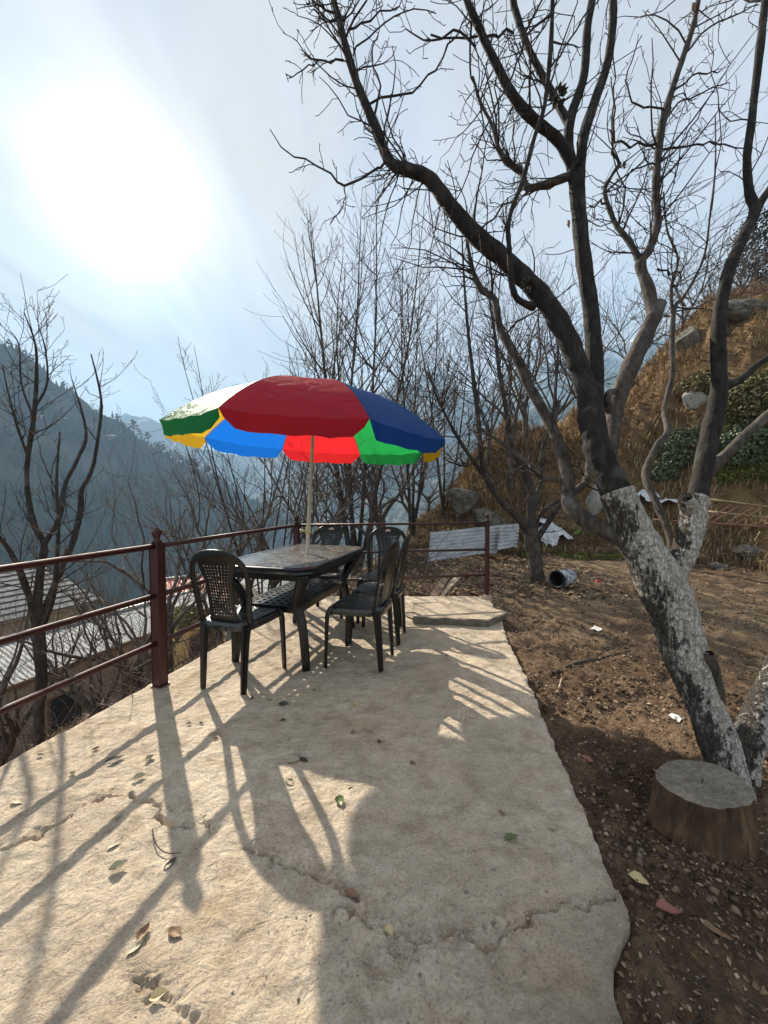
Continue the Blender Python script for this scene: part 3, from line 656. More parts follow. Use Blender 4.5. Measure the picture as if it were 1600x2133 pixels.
# ------------------------------------------------------------------ railing
POST1 = Vector((-1.445, 2.443, 0)); U3 = Vector((UX, UY, 0))
CORNER = POST1 + U3 * 1.826; PREV = POST1 - U3 * 1.85; POSTR = Vector((1.225, 4.56, 0.0))
rail = empty('railing', POST1)
tag(rail, 'maroon painted metal pipe railing with square posts along the concrete edge', 'railing')
def local(p): return Vector(p) - POST1
for p, w, hgt, rot in ((POST1, 0.034, 0.925, 0), (CORNER, 0.030, 0.925, 0), (PREV, 0.034, 0.925, 0), (POSTR, 0.022, 0.925, 0)):
    a = math.atan2(-UX, UY) if p is not POSTR else 0.15
    Mz = Matrix.Rotation(a, 3, 'Z')
    b = MB().box(local(p) + Vector((0, 0, hgt / 2 + 0.002)), (w, w, hgt / 2), Mz, 0.004)
    po = b.build('post', M_PAINT, rail)
    s_ = w / 0.034
    f = MB().lathe([(0.0, 0), (w * 0.98, 0), (w * 0.98, 0.012), (w * 0.62, 0.016), (w * 0.62, 0.040), (w * 0.88, 0.052), (w * 0.92, 0.066), (w * 0.7, 0.082), (w * 0.25, 0.09), (w * 0.22, 0.097), (0.0, 0.099)], 14, local(p) + Vector((0, 0, hgt + 0.001)))
    f.build('finial', M_PAINT, po, True)
    if p is POSTR:
        MB().box(local(p) + Vector((0.005, 0.0, 0.012)), (0.045, 0.045, 0.035), Mz, 0.006).build('base_block', M_CONC2, po)
    else:
        MB().box(local(p) + Vector((0.0, 0, 0.008)), (0.040, 0.040, 0.003), Mz).build('base_plate', M_PAINT, po)
for z, r in ((0.905, 0.0165), (0.59, 0.0165), (0.285, 0.0165)):
    MB().rod(local(PREV - U3 * 1.2) + Vector((0, 0, z)), local(POST1) + Vector((0, 0, z)) - U3 * 0.02, r, 10).build('rail', M_PAINT, rail, True)
    MB().rod(local(POST1) + Vector((0, 0, z)) + U3 * 0.02, local(CORNER) + Vector((0, 0, z)), r, 10).build('rail', M_PAINT, rail, True)
    MB().rod(local(CORNER) + Vector((0, 0, z)), local(POSTR) + Vector((0, 0, z)), r * 0.85, 10).build('rail', M_PAINT, rail, True)

# ------------------------------------------------------------------ table
TC = Vector((-0.70, 3.17, 0)); TA = -math.asin(UX)          # long axis along local y
table = empty('table', TC, TA)
tag(table, 'dark brown plastic dining table with marbled top and lattice shelf under the parasol', 'table')
HL, HW, TZ = 0.60, 0.39, 0.745
def oct_outline(hw, hl, c, k=3):
    P = []
    for sx, sy in ((1, -1), (1, 1), (-1, 1), (-1, -1)):
        a = (sx * hw, sy * (hl - c)); b = (sx * (hw - c), sy * hl); mid = (sx * (hw - c * 0.36), sy * (hl - c * 0.36))
        seq = [a, mid, b] if sx * sy > 0 else [b, mid, a]
        P += [seq[0], ((seq[0][0] + seq[1][0]) / 2 + sx * 0.006, (seq[0][1] + seq[1][1]) / 2 + sy * 0.006), seq[1], ((seq[2][0] + seq[1][0]) / 2 + sx * 0.006, (seq[2][1] + seq[1][1]) / 2 + sy * 0.006), seq[2]]
    return P
b = MB(); levels = [(-0.018, TZ), (0.0, TZ - 0.004), (0.003, TZ - 0.012), (-0.003, TZ - 0.016), (0.003, TZ - 0.022), (-0.003, TZ - 0.027), (0.001, TZ - 0.045), (-0.02, TZ - 0.05)]
rings = []
for off, z in levels:
    rings.append([(x, y, z) for x, y in oct_outline(HW + off, HL + off, 0.11)])
k = len(rings[0]); vv = [p for r in rings for p in r]; ff = []
for i in range(len(rings) - 1):
    for j in range(k): j2 = (j + 1) % k; ff.append((i * k + j, (i + 1) * k + j, (i + 1) * k + j2, i * k + j2))
ff.append(tuple(reversed(range((len(rings) - 1) * k, len(rings) * k))))
b.add(vv, ff).build('tabletop', M_PLAS, table)
b = MB(); o_ = [(x, y, TZ + 0.0015) for x, y in oct_outline(HW - 0.016, HL - 0.016, 0.105)]
b.add(o_, [tuple(range(len(o_)))]).build('marbled_surface', M_MARB, bpy.data.objects['tabletop'])
b = MB()
for sx in (-1, 1): b.box((sx * (HW - 0.07), 0, TZ - 0.075), (0.012, HL - 0.14, 0.026))
for sy in (-1, 1): b.box((0, sy * (HL - 0.08), TZ - 0.075), (HW - 0.10, 0.012, 0.026))
b.build('apron', M_PLAS, table)
for sx in (-1, 1):
    for sy in (-1, 1):
        pts = catmull([(sx * 0.315, sy * 0.545, TZ - 0.05), (sx * 0.305, sy * 0.53, 0.66), (sx * 0.245, sy * 0.47, 0.55), (sx * 0.215, sy * 0.435, 0.46), (sx * 0.225, sy * 0.43, 0.40), (sx * 0.26, sy * 0.44, 0.26), (sx * 0.29, sy * 0.455, 0.004)], 4)
        MB().sweep([Vector(p) for p in pts], lambda i, t: rrect(0.043 - 0.016 * abs(t - 0.1), 0.028 - 0.006 * t, 0.3), Vector((sx * 0.5, sy, 0)).normalized()).build('leg', M_PLAS, table, True)
# lattice shelf with real openings
b = MB(); nx, ny = 15, 27; sx0, sy0 = 0.225, 0.44; zs = 0.44
def lattice(b, nx, ny, fn, th, hole):
    """fn(u,v)->Vector, cells where hole(i,j) are left open; both faces and walls"""
    idx = {}
    def vid(i, j, s):
        if (i, j, s) not in idx:
            p = fn(i / nx, j / ny); p2 = p + th * (-1 if s else 0); idx[(i, j, s)] = len(b.v); b.v.append(tuple(p2))
        return idx[(i, j, s)]
    solid = lambda i, j: 0 <= i < nx and 0 <= j < ny and not hole(i, j)
    for i in range(nx):
        for j in range(ny):
            if not solid(i, j): continue
            b.f.append((vid(i, j, 0), vid(i + 1, j, 0), vid(i + 1, j + 1, 0), vid(i, j + 1, 0)))
            b.f.append((vid(i, j, 1), vid(i, j + 1, 1), vid(i + 1, j + 1, 1), vid(i + 1, j, 1)))
            for di, dj, e in ((-1, 0, ((i, j + 1), (i, j))), (1, 0, ((i + 1, j), (i + 1, j + 1))), (0, -1, ((i, j), (i + 1, j))), (0, 1, ((i + 1, j + 1), (i, j + 1)))):
                if not solid(i + di, j + dj):
                    (a1, a2), (c1, c2) = e; b.f.append((vid(a1, a2, 0), vid(a1, a2, 1), vid(c1, c2, 1), vid(c1, c2, 0)))
lattice(b, nx, ny, lambda u, v: Vector(((2 * u - 1) * sx0, (2 * v - 1) * sy0, zs)), Vector((0, 0, 0.012)), lambda i, j: i % 2 == 1 and j % 2 == 1 and 0 < i < nx - 1 and 0 < j < ny - 1)
b.box((0, sy0, zs - 0.02), (sx0, 0.012, 0.024)); b.box((0, -sy0, zs - 0.02), (sx0, 0.012, 0.024)); b.box((sx0, 0, zs - 0.02), (0.010, sy0, 0.024)); b.box((-sx0, 0, zs - 0.02), (0.010, sy0, 0.024))
b.build('lattice_shelf', M_PLAS, table)

# ------------------------------------------------------------------ chairs (front is local +y)
def make_chair():
    root = empty('chair')
    SZ = 0.43
    # seat: rounded outline, dished, rolled front lip, skirt below
    def outline(a, r):
        c, s = math.cos(a), math.sin(a); e = 0.45
        x = math.copysign(abs(c) ** e, c); y = math.copysign(abs(s) ** e, s)
        w = 0.212 - 0.032 * (0.5 - 0.5 * y)
        return x * w * r, y * 0.205 * r
    b = MB(); K = 40; radii = [0.0, 0.3, 0.55, 0.75, 0.88, 0.95, 1.0]; P = []; Fc = []
    for q, r in enumerate(radii):
        for j in range(K):
            x, y = outline(2 * math.pi * j / K, max(r, 0.001))
            z = SZ - 0.014 * (1 - min(1, r / 0.9) ** 2) + (0.006 if 0.85 < r < 0.97 else 0) - (0.008 if r == 1.0 else 0) - 0.018 * max(0, (y - 0.12) / 0.085) ** 2
            P.append((x, y, z))
    for sc_, dz in ((1.01, 0.02), (1.0, 0.045)):
        for j in range(K):
            x, y = outline(2 * math.pi * j / K, sc_); P.append((x, y, SZ - dz - 0.018 * max(0, (y - 0.12) / 0.085) ** 2))
    nr = len(radii) + 2
    for q in range(nr - 1):
        for j in range(K): j2 = (j + 1) % K; Fc.append((q * K + j, (q + 1) * K + j, (q + 1) * K + j2, q * K + j2))
    b.add(P, Fc).build('seat', M_SEAT, root, True)
    # back plane: leans back with height, curves round the sitter
    def bp(x, z): return Vector((x, -0.175 - 0.20 * max(0, z - SZ) - 0.10 * max(0, z - 0.70) ** 2 + 0.55 * x * x, z))
    path = [(-0.172, 0.405), (-0.180, 0.50), (-0.190, 0.60), (-0.197, 0.70), (-0.190, 0.765), (-0.165, 0.815), (-0.115, 0.852), (-0.055, 0.866), (0, 0.869)]
    path = path + [(-x, z) for x, z in reversed(path[:-1])]
    pts = [bp(p[0], p[1]) for p in catmull(path, 3)]
    b = MB(); n = len(pts)
    def prof(i, t):
        tt = 1 - abs(2 * t - 1); w = 0.019 + 0.011 * sstep(0.55, 0.95, tt)
        return rrect(0.008, float(w), 0.45)
    b.sweep(pts, lambda i, t: [(q[1], q[0]) for q in prof(i, t)], Vector((0, 1, 0.1)))
    b.build('back_frame', M_PLAS, root, True)
    # centre splat, hourglass, pierced
    NX, NY = 21, 43
    def halfw(z): return 0.094 + 0.042 * float(sstep(0.66, 0.84, np.array(z))) + 0.010 * float(sstep(0.55, 0.43, np.array(z)) if False else max(0, (0.52 - z)) / 0.1)
    def fn(u, v):
        z = 0.425 + v * 0.425; p = bp((2 * u - 1) * halfw(z), z); p.y += 0.004; return p
    b = MB(); lattice(b, NX, NY, fn, Vector((0, 0.007, 0)), lambda i, j: i % 2 == 1 and j % 2 == 1 and 2 < i < NX - 3 and 3 < j < NY - 4)
    sp_ = b.build('back_splat', M_PLAS, root, False)
    # legs: angled section, tapering, splayed
    for sx in (-1, 1):
        ptsF = catmull([(sx * 0.165, 0.165, SZ - 0.012), (sx * 0.192, 0.182, SZ - 0.045), (sx * 0.200, 0.187, 0.30), (sx * 0.207, 0.196, 0.0)], 4)
        ptsR = catmull([(sx * 0.155, -0.165, SZ - 0.01), (sx * 0.152, -0.180, 0.32), (sx * 0.148, -0.200, 0.0)], 4)
        for pts_, w0, w1 in ((ptsF, 0.026, 0.0145), (ptsR, 0.032, 0.017)):
            def pr(i, t, w0=w0, w1=w1):
                w = w0 + (w1 - w0) * t
                return [(-w, -w * 0.7), (w, -w * 0.7), (w * 1.05, w * 0.3), (w * 0.45, w * 0.75), (0.0, w * 0.35), (-w * 0.45, w * 0.75), (-w * 1.05, w * 0.3)]
            MB().sweep([Vector(p) for p in pts_], pr, Vector((sx * 0.5, 1 if w0 < 0.03 else -1, 0)).normalized()).build('leg', M_PLAS, root)
    return root, bp
chair0, BPF = make_chair()
CH = [  # x, y, heading (clockwise from +y, degrees), label, sticker
    (-0.955, 2.555, 15.0, 'dark plastic chair nearest the camera, its pierced back turned to the viewer', False),
    (-0.170, 2.835, -74.0, 'dark plastic chair drawn up to the near right side of the table', False),
    (-0.045, 3.300, -78.0, 'dark plastic chair at the right side of the table behind another chair', False),
    (-0.610, 4.020, 186.0, 'dark plastic chair at the far end of the table behind the parasol pole, with sticker', True),
    (-0.010, 3.800, 192.0, 'dark plastic chair facing the camera beyond the two right side chairs, with sticker', True)]
for i, (x, y, a, lab, st) in enumerate(CH):
    c = chair0 if i == 0 else copy_tree(chair0)
    c.location = (x, y, 0.004); c.rotation_euler = (0, 0, -math.radians(a))
    tag(c, lab, 'chair', 'plastic chairs round the table')
    if st:
        b = MB(); P = []
        for q in range(11):
            an = math.pi * q / 10; p = BPF(0.030 * math.cos(an), 0.848 + 0.024 * math.sin(an)); P.append(p + Vector((0, 0.012, 0)))
        b.add(P, [tuple(range(11))]).build('sticker', M_STICKER, c)

# ------------------------------------------------------------------ parasol
PB = Vector((-0.682, 3.205, 0.0))
par = empty('parasol', PB); par.rotation_euler = (math.radians(0.3), math.radians(3.2), 0)
tag(par, 'open parasol with red, green, yellow and blue panels standing through the table', 'parasol')
MB().rod((0, 0, 0.03), (0, 0, 1.30), 0.0165, 14).build('lower_pole', M_POLE, par, True)
MB().rod((0, 0, 0.95), (0, 0, 2.13), 0.0135, 14).build('upper_pole', M_POLE, par, True)
b = MB().lathe([(0.0166, 0.91), (0.025, 0.912), (0.026, 0.93), (0.022, 0.945), (0.024, 0.96), (0.0145, 0.975)], 14); b.rod((-0.02, -0.01, 0.935), (-0.05, -0.025, 0.935), 0.008, 8); b.lathe([(0, -0.008), (0.014, -0.008), (0.014, 0.008), (0, 0.008)], 10, (-0.055, -0.0275, 0.935), Matrix.Rotation(math.pi / 2, 3, 'Y'))
b.build('clamp', M_CLAMP, par, True)
RR, ZR, DH = 1.095, 1.70, 0.43
def rib_z(r): return ZR + DH * (1 - (r / RR) ** 2.3)
CR = math.radians(-90 + 5.0)
cols = ['red', 'blue', 'yellow', 'green', 'red', 'blue', 'yellow', 'green']      # counter-clockwise seen from above, from the near panel
for q in range(8):
    a0, a1 = CR + (q - 0.5) * math.pi / 4, CR + (q + 0.5) * math.pi / 4
    NR, NA = 14, 12; P = []; fs = []
    for i in range(NR + 1):
        r = 0.02 + (RR - 0.02) * i / NR
        A = Vector((r * math.cos(a0), r * math.sin(a0), rib_z(r))); B = Vector((r * math.cos(a1), r * math.sin(a1), rib_z(r)))
        for j in range(NA + 1):
            t = j / NA; p = A.lerp(B, t)
            s = 4 * t * (1 - t); p.z -= 0.020 * s * (r / RR) ** 1.5
            wr = 0.006 * math.sin(t * 23 + q) * (r / RR) ** 3 * s + 0.004 * math.sin(r * 31 + t * 9 + q * 2) * s
            p.z += wr; p *= 1.0
            P.append(p)
    w_ = NA + 1
    for i in range(NR):
        for j in range(NA): fs.append((i * w_ + j, (i + 1) * w_ + j, (i + 1) * w_ + j + 1, i * w_ + j + 1))
    panel = MB().add(P, fs).build('canopy_panel', FAB[cols[q]], par, True)
    panel['label'] = cols[q] + ' fabric canopy panel'
    rim = P[-w_:]; P2 = []; NV = 5
    am = (a0 + a1) / 2; outv = Vector((math.cos(am), math.sin(am), 0)); side = Vector((-outv.y, outv.x, 0))
    for i in range(NV + 1):
        for j, p in enumerate(rim):
            t = j / NA; e = min(t, 1 - t); dl = 0.104 * (1 - 0.55 * max(0, 1 - e / 0.10) ** 2) * i / NV
            tuck = (0.5 - t) * 0.05 * i / NV
            P2.append(p + Vector((0, 0, -dl)) + outv * (0.012 * i / NV * math.sin(t * 31 + q * 1.7) - 0.012 * i / NV) + side * tuck)
    fs = []
    for i in range(NV):
        for j in range(NA): fs.append((i * w_ + j, (i + 1) * w_ + j, (i + 1) * w_ + j + 1, i * w_ + j + 1))
    MB().add(P2, fs).build('valance', FAB[cols[q]], panel, True)
    # rib and stretcher under the seam
    pr = [Vector((r * math.cos(a0), r * math.sin(a0), rib_z(r) - 0.012)) for r in [0.03 + (RR - 0.04) * i / 12 for i in range(13)]]
    rb = MB().sweep(pr, rrect(0.004, 0.004, 0.5), Vector((0, 0, 1))).build('rib', M_POLE, par, True)
    MB().rod((0.025 * math.cos(a0), 0.025 * math.sin(a0), 1.80), tuple(pr[6]), 0.0035, 6).build('stretcher', M_POLE, rb, True)
MB().lathe([(0.0136, 1.77), (0.03, 1.775), (0.03, 1.81), (0.0136, 1.82)], 14).build('runner', M_CLAMP, par, True)
MB().lathe([(0.05, rib_z(0.05) + 0.004), (0.02, rib_z(0) + 0.012), (0.012, rib_z(0) + 0.05), (0.0, rib_z(0) + 0.055)], 14).build('cap', M_CLAMP, par, True)

# ------------------------------------------------------------------ things on and round the pad
def prism(poly, z0, z1, jit=0.0, seed=1):
    r = random.Random(seed); P = []; n = len(poly); fs = []
    dense = []
    for i in range(n):
        a, b_ = Vector(poly[i]), Vector(poly[(i + 1) % n])
        m = max(2, int((b_ - a).length / 0.05))
        for q in range(m): dense.append(a.lerp(b_, q / m))
    k = len(dense); c = sum(dense, Vector((0, 0))) / k
    for ins, z in ((0.0, z0), (0.0, z0 + (z1 - z0) * 0.4), (-0.002, z1 - 0.010), (0.006, z1), ):
        for p in dense:
            d = (p - c).normalized(); j = jit * (r.random() - 0.5)
            P.append((p.x - d.x * (ins + j), p.y - d.y * (ins + j), z + (0 if z == z1 else 0.6 * jit * (r.random() - 0.5))))
    for i in range(3):
        for j in range(k): j2 = (j + 1) % k; fs.append((i * k + j, i * k + j2, (i + 1) * k + j2, (i + 1) * k + j))
    fs.append(tuple(range(3 * k, 4 * k))); fs.append(tuple(reversed(range(k))))
    return MB().add(P, fs)
poly = [on(px, py, 0.075) for px, py in ((861, 1284), (1018, 1290), (1057, 1274), (992, 1257), (860, 1252))]
o = prism([(p.x, p.y) for p in poly], 0.004, 0.072, 0.012).build('concrete_slab', M_CONC2)
o.data.materials.append(M_MOSSY)
for pl in o.data.polygons: pl.material_index = 1 if abs(pl.normal.z) < 0.5 else 0
tag(o, 'loose thick pale concrete slab lying on the far end of the pad', 'slab')

lc = Vector((1.222, 1.435, 0)); log = empty('log_stump', (lc.x, lc.y, ground_z(lc.x, lc.y) - 0.015), 0.3)
tag(log, 'cut log standing on end as a stool at the foot of the whitewashed tree', 'log')
b = MB(); K = 48; P = []; fs = []
def lr(a, z): return (0.152 + 0.010 * math.cos(2 * a + 0.5) + 0.0035 * math.sin(5 * a + 1) + 0.002 * math.sin(3 * a) + 0.0016 * math.sin(17 * a) + 0.004 * float(fbm(np.array([math.cos(a) * 7 + 3]), np.array([math.sin(a) * 7 + z * 6]), 4, 5)[0])) * (1.0 + 0.16 * (1 - z / 0.17) ** 2 + 0.0 * z)
for i in range(9):
    z = 0.17 * i / 8
    for j in range(K): a = 2 * math.pi * j / K; r = lr(a, z) - (0.004 if i == 8 else 0); P.append((r * math.cos(a), r * math.sin(a) * 0.93, z + 0.01 * math.cos(a + 0.6) * i / 8))
for i in range(8):
    for j in range(K): j2 = (j + 1) % K; fs.append((i * K + j, i * K + j2, (i + 1) * K + j2, (i + 1) * K + j))
b.add(P, fs).build('bark_side', M_LOGS, log, True)
top = P[-K:]; P2 = [(x * s, y * s, z + 0.003 * (1 - s)) for s in (1, 0.8, 0.55, 0.3, 0.02) for x, y, z in top]; fs = []
for i in range(4):
    for j in range(K): j2 = (j + 1) % K; fs.append((i * K + j, i * K + j2, (i + 1) * K + j2, (i + 1) * K + j))
MB().add(P2, fs).build('cut_face', M_LOGT, log)

# tin lying on its side
tp = Vector((2.46, 5.25, 0)); tp.z = ground_z(tp.x, tp.y) + 0.115
tinr = empty('paint_tin', tp); tinr.rotation_euler = (math.radians(90), 0, math.radians(-58))
tag(tinr, 'dented silver tin with black rim lying open on the soil', 'tin')
b = MB().lathe([(0.112, -0.14), (0.115, -0.12), (0.118, 0.0), (0.114, 0.12), (0.110, 0.14)], 24); b.lathe([(0.110, -0.135), (0.0, -0.135)], 24)
b.build('can_body', M_TIN, tinr, True)
MB().lathe([(0.110, 0.125), (0.122, 0.128), (0.122, 0.15), (0.098, 0.15), (0.098, 0.125)], 24).build('rim', M_BLACK, tinr, True)
MB().lathe([(0.100, 0.13), (0.103, -0.10), (0.0, -0.10)], 24).build('inside', M_BLACK, tinr, True)

# corrugated sheets leaning on the bank
def corrugated(name, quad, nper, amp, mat, label, cat, ns=14, bend=0.02, thick=0.002, ridge_along=True, parent=None):
    A, B, C, D = [np.array(tuple(p)) for p in quad]        # A->B runs along the ribs, A->D across them
    m = nper * 8
    u, v = np.meshgrid(np.linspace(0, 1, ns), np.linspace(0, 1, m + 1), indexing='ij')
    P = (1 - u)[..., None] * ((1 - v)[..., None] * A + v[..., None] * D) + u[..., None] * ((1 - v)[..., None] * B + v[..., None] * C)
    nrm = np.cross(B - A, D - A); nrm /= np.linalg.norm(nrm)
    h = amp * np.sin(2 * np.pi * v * nper) + bend * fbm(u * 3, v * 2, 3, 5)
    P = P + h[..., None] * nrm
    n, k = u.shape
    i, j = np.meshgrid(np.arange(n - 1), np.arange(k - 1), indexing='ij')
    q = np.stack([i * k + j, i * k + j + 1, (i + 1) * k + j + 1, (i + 1) * k + j], -1).reshape(-1, 4)
    V = np.concatenate([P.reshape(-1, 3), P.reshape(-1, 3) - nrm * thick])
    o = link(name, mesh_np(name, V, [q, q[:, ::-1] + n * k]), mat, parent)
    if label: tag(o, label, cat)
    return o
corrugated('corrugated_sheet', [at(890, 1171, 7.15), at(1036, 1150, 7.85), at(1043, 1094, 8.35), at(897, 1110, 7.75)], 8, 0.013, M_GALV, 'long weathered corrugated metal sheet leaning on the bank behind the railing', 'metal sheet', bend=0.05)
corrugated('corrugated_sheet', [at(1034, 1147, 7.72), at(1079, 1139, 7.95), at(1080, 1091, 8.30), at(1041, 1095, 8.20)], 7, 0.014, M_GALV, 'short corrugated metal sheet leaning beside the small tree trunk', 'metal sheet', bend=0.08)

# boards by the far rail
def board(name, a, b_, w, t, mat, label):
    a, b_ = Vector(a), Vector(b_)
    o = MB().sweep([a, b_], rrect(w, t, 0.1, 1)).build(name, mat); tag(o, label, 'board'); return o
g1 = lambda x, y, dz=0.03: Vector((x, y, ground_z(x, y) + dz))
board('board', at(902, 1246, 4.78), at(934, 1196, 5.6), 0.055, 0.016, M_WOODD, 'dark weathered board lying against the bank beyond the far rail')
board('board', at(914, 1247, 4.80), at(956, 1199, 5.6), 0.045, 0.014, M_WOODL, 'pale sawn board beside the dark board beyond the far rail')

# rocks
def rock(px, py, depth, size, seed, mat, label, flat=0.8, sink=0.3, name='boulder', rot=0):
    me = bpy.data.meshes.new(name); import bmesh
    bm = bmesh.new(); bmesh.ops.create_icosphere(bm, subdivisions=4, radius=1.0)
    r = np.random.RandomState(seed); planes = r.randn(11, 3); planes /= np.linalg.norm(planes, axis=1)[:, None]; dd = 0.62 + 0.3 * r.rand(11)
    for v in bm.verts:
        p = np.array(v.co); l = 1.0
        for n_, d_ in zip(planes, dd):
            q = p.dot(n_)
            if q * l > d_: l = d_ / q
        f = float(fbm(np.array([p[0] * 2.3 + seed]), np.array([p[1] * 2.3 + p[2] * 1.7]), 4, seed)[0]) * 0.16
        v.co = Vector(p * (l + f))
    bm.to_mesh(me); bm.free()
    for p in me.polygons: p.use_smooth = True
    o = link(name, me, mat); p = at(px, py, depth); gz = ground_z(p.x, p.y)
    p = hit(px, py + 0.3 * size[2] * F_PX / depth); o.location = (p.x, p.y + size[1] * 0.3, p.z + size[2] * 0.02); o.scale = size; o.rotation_euler = (0.1 * seed % 0.5, 0.13 * seed % 0.4, rot)
    tag(o, label, 'rock', 'rocks on the bank'); return o
rock(1028, 1085, 9.3, (0.55, 0.4, 0.26), 3, M_ROCK, 'dark rounded boulder showing above the corrugated metal sheets')
rock(975, 1045, 11.5, (0.75, 0.45, 0.5), 5, M_ROCK, 'slanting grey rock face left of the small tree on the skyline', rot=0.5)
rock(1238, 1035, 8.5, (0.24, 0.22, 0.75), 8, M_ROCKL, 'tall pale standing stone seen behind the main tree fork')
rock(1302, 1152, 6.6, (0.22, 0.16, 0.20), 9, M_ROCKL, 'white stone showing behind the left edge of the whitewashed trunk')
rock(1440, 712, 14.2, (0.5, 0.5, 0.45), 12, M_ROCK, 'grey rock outcrop high on the bank behind the thin limb')
rock(1560, 640, 15.0, (0.8, 0.5, 0.3), 14, M_ROCK, 'broad rock ledge on top of the bank at the right edge')
rock(1455, 835, 11.0, (0.35, 0.25, 0.3), 15, M_ROCKL, 'pale broken rock halfway up the bank beside the right limb')
rock(1240, 850, 13.0, (0.5, 0.4, 0.22), 16, M_ROCK, 'low dark rock on the skyline behind the central limbs')
rock(1570, 1150, 6.6, (0.30, 0.2, 0.15), 17, M_ROCK, 'dark stone under the pole frame at the right edge')
rock(1500, 1180, 6.3, (0.16, 0.12, 0.09), 18, M_ROCK, 'small grey stone at the foot of the right bank')

# frame of poles lying on the bank at the right
fr = empty('pole_frame', at(1480, 1070, 6.6)); tag(fr, 'frame of thin poles with cross rungs lying on the bank at right', 'frame')
FL = fr.location.copy()
for (a, b_), m in ((((1361, 1082, 6.7), (1660, 1102, 5.9)), M_RUSTROD), (((1471, 1039, 7.0), (1660, 1064, 6.3)), M_BAMB), (((1474, 1065, 6.85), (1660, 1085, 6.1)), M_BAMB)):
    MB().rod(at(*a) - FL, at(*b_) - FL, 0.016, 8).build('pole', m, fr, True)
for x in (1466, 1484, 1514, 1532, 1574, 1592, 1632):
    d = 6.55 - (x - 1466) / 200 * 0.7
    MB().rod(at(x, 1087 + (x - 1466) * 0.06, d) - FL, at(x + 64, 1047 + (x - 1466) * 0.10, d + 0.25) - FL, 0.011, 7).build('rung', M_RUSTROD, fr, True)

# crumpled plastic
def crumple(px, py, depth, size, seed, mat, label, name='plastic_sheet', cat='plastic'):
    n = 26; r = np.linspace(-1, 1, n); X, Y = np.meshgrid(r, r, indexing='ij')
    Z = 0.9 * np.sqrt(np.clip(1.05 - X * X * 0.9 - Y * Y * 0.9, 0, 1)) * 0.7 + 0.45 * np.abs(fbm(X * 2.2, Y * 2.2, 4, seed)) + 0.15 * fbm(X * 6, Y * 6, 2, seed + 1)
    s = 1 + 0.25 * fbm(X * 2, Y * 2, 2, seed + 5)
    p = hit(px, py + 8)
    V = np.stack([X * s * size[0], Y * s * size[1], Z * size[2]], -1).reshape(-1, 3)
    i, j = np.meshgrid(np.arange(n - 1), np.arange(n - 1), indexing='ij')
    q = np.stack([i * n + j, (i + 1) * n + j, (i + 1) * n + j + 1, i * n + j + 1], -1).reshape(-1, 4)
    o = link(name, mesh_np(name, V, q, False), mat); o.location = (p.x, p.y - 0.02, p.z + 0.04); o.rotation_euler = (0.25, 0, seed)
    tag(o, label, cat); return o
crumple(1118, 1096, 8.6, (0.34, 0.25, 0.30), 3, M_BAG, 'upper white plastic sack heaped behind the small tree', 'plastic_sack', 'sack')
crumple(1146, 1122, 8.2, (0.42, 0.3, 0.42), 5, M_BAG, 'larger white plastic sack right of the small tree trunk', 'plastic_sack', 'sack')
crumple(1100, 1140, 7.7, (0.16, 0.12, 0.10), 6, M_BAG, 'scrap of white plastic at the left foot of the small tree', 'plastic_sack', 'sack')
crumple(1345, 1040, 8.7, (0.38, 0.22, 0.28), 7, M_BAG, 'crumpled white plastic sheet on the bank between the two main limbs')
crumple(1385, 1050, 8.6, (0.24, 0.16, 0.16), 9, M_BAG, 'smaller white plastic scrap just left of the cut limb stub')
crumple(1200, 1108, 8.0, (0.16, 0.08, 0.10), 11, M_BAGG, 'bright green plastic packet on the bank below the low limb', 'plastic_packet', 'packet')
# red cap, paper scraps
o = MB().lathe([(0.0, 0.03), (0.022, 0.03), (0.026, 0.02), (0.026, 0.0)], 14).build('red_cup', M_REDCAP, None, True); p = on(1246, 1213, -0.04); o.location = (p.x, p.y, ground_z(p.x, p.y) + 0.002); o.scale = (1.5, 1.5, 1.6)
tag(o, 'small red plastic cap on the soil right of the tin', 'cap')
def scrap(px, py, w, mat, label, name, cat, z=-0.03, seed=1):
    r = random.Random(seed); P = []; n = 5
    for i in range(n):
        for j in range(n): P.append(((i / 4 - 0.5) * w, (j / 4 - 0.5) * w * 1.3, 0.35 * w * (r.random()) + 0.008))
    fs = [(i * n + j, (i + 1) * n + j, (i + 1) * n + j + 1, i * n + j + 1) for i in range(n - 1) for j in range(n - 1)]
    o = MB().add(P, fs).build(name, mat); p = on(px, py, z); o.location = (p.x, p.y, ground_z(p.x, p.y)); o.rotation_euler = (0, 0, r.random() * 6)
    tag(o, label, cat); return o
scrap(1408, 1498, 0.05, M_PAPER, 'white torn paper scrap on the dark soil left of the trunk', 'paper_scrap', 'paper', seed=3)
scrap(1243, 1312, 0.07, M_PAPER, 'pale grey scrap on the tan soil in front of the tin', 'paper_scrap', 'paper', seed=4)
scrap(1265, 1217, 0.10, M_LYEL, 'flat straw coloured scrap right of the red cap', 'leaf_scrap', 'leaf', seed=5)

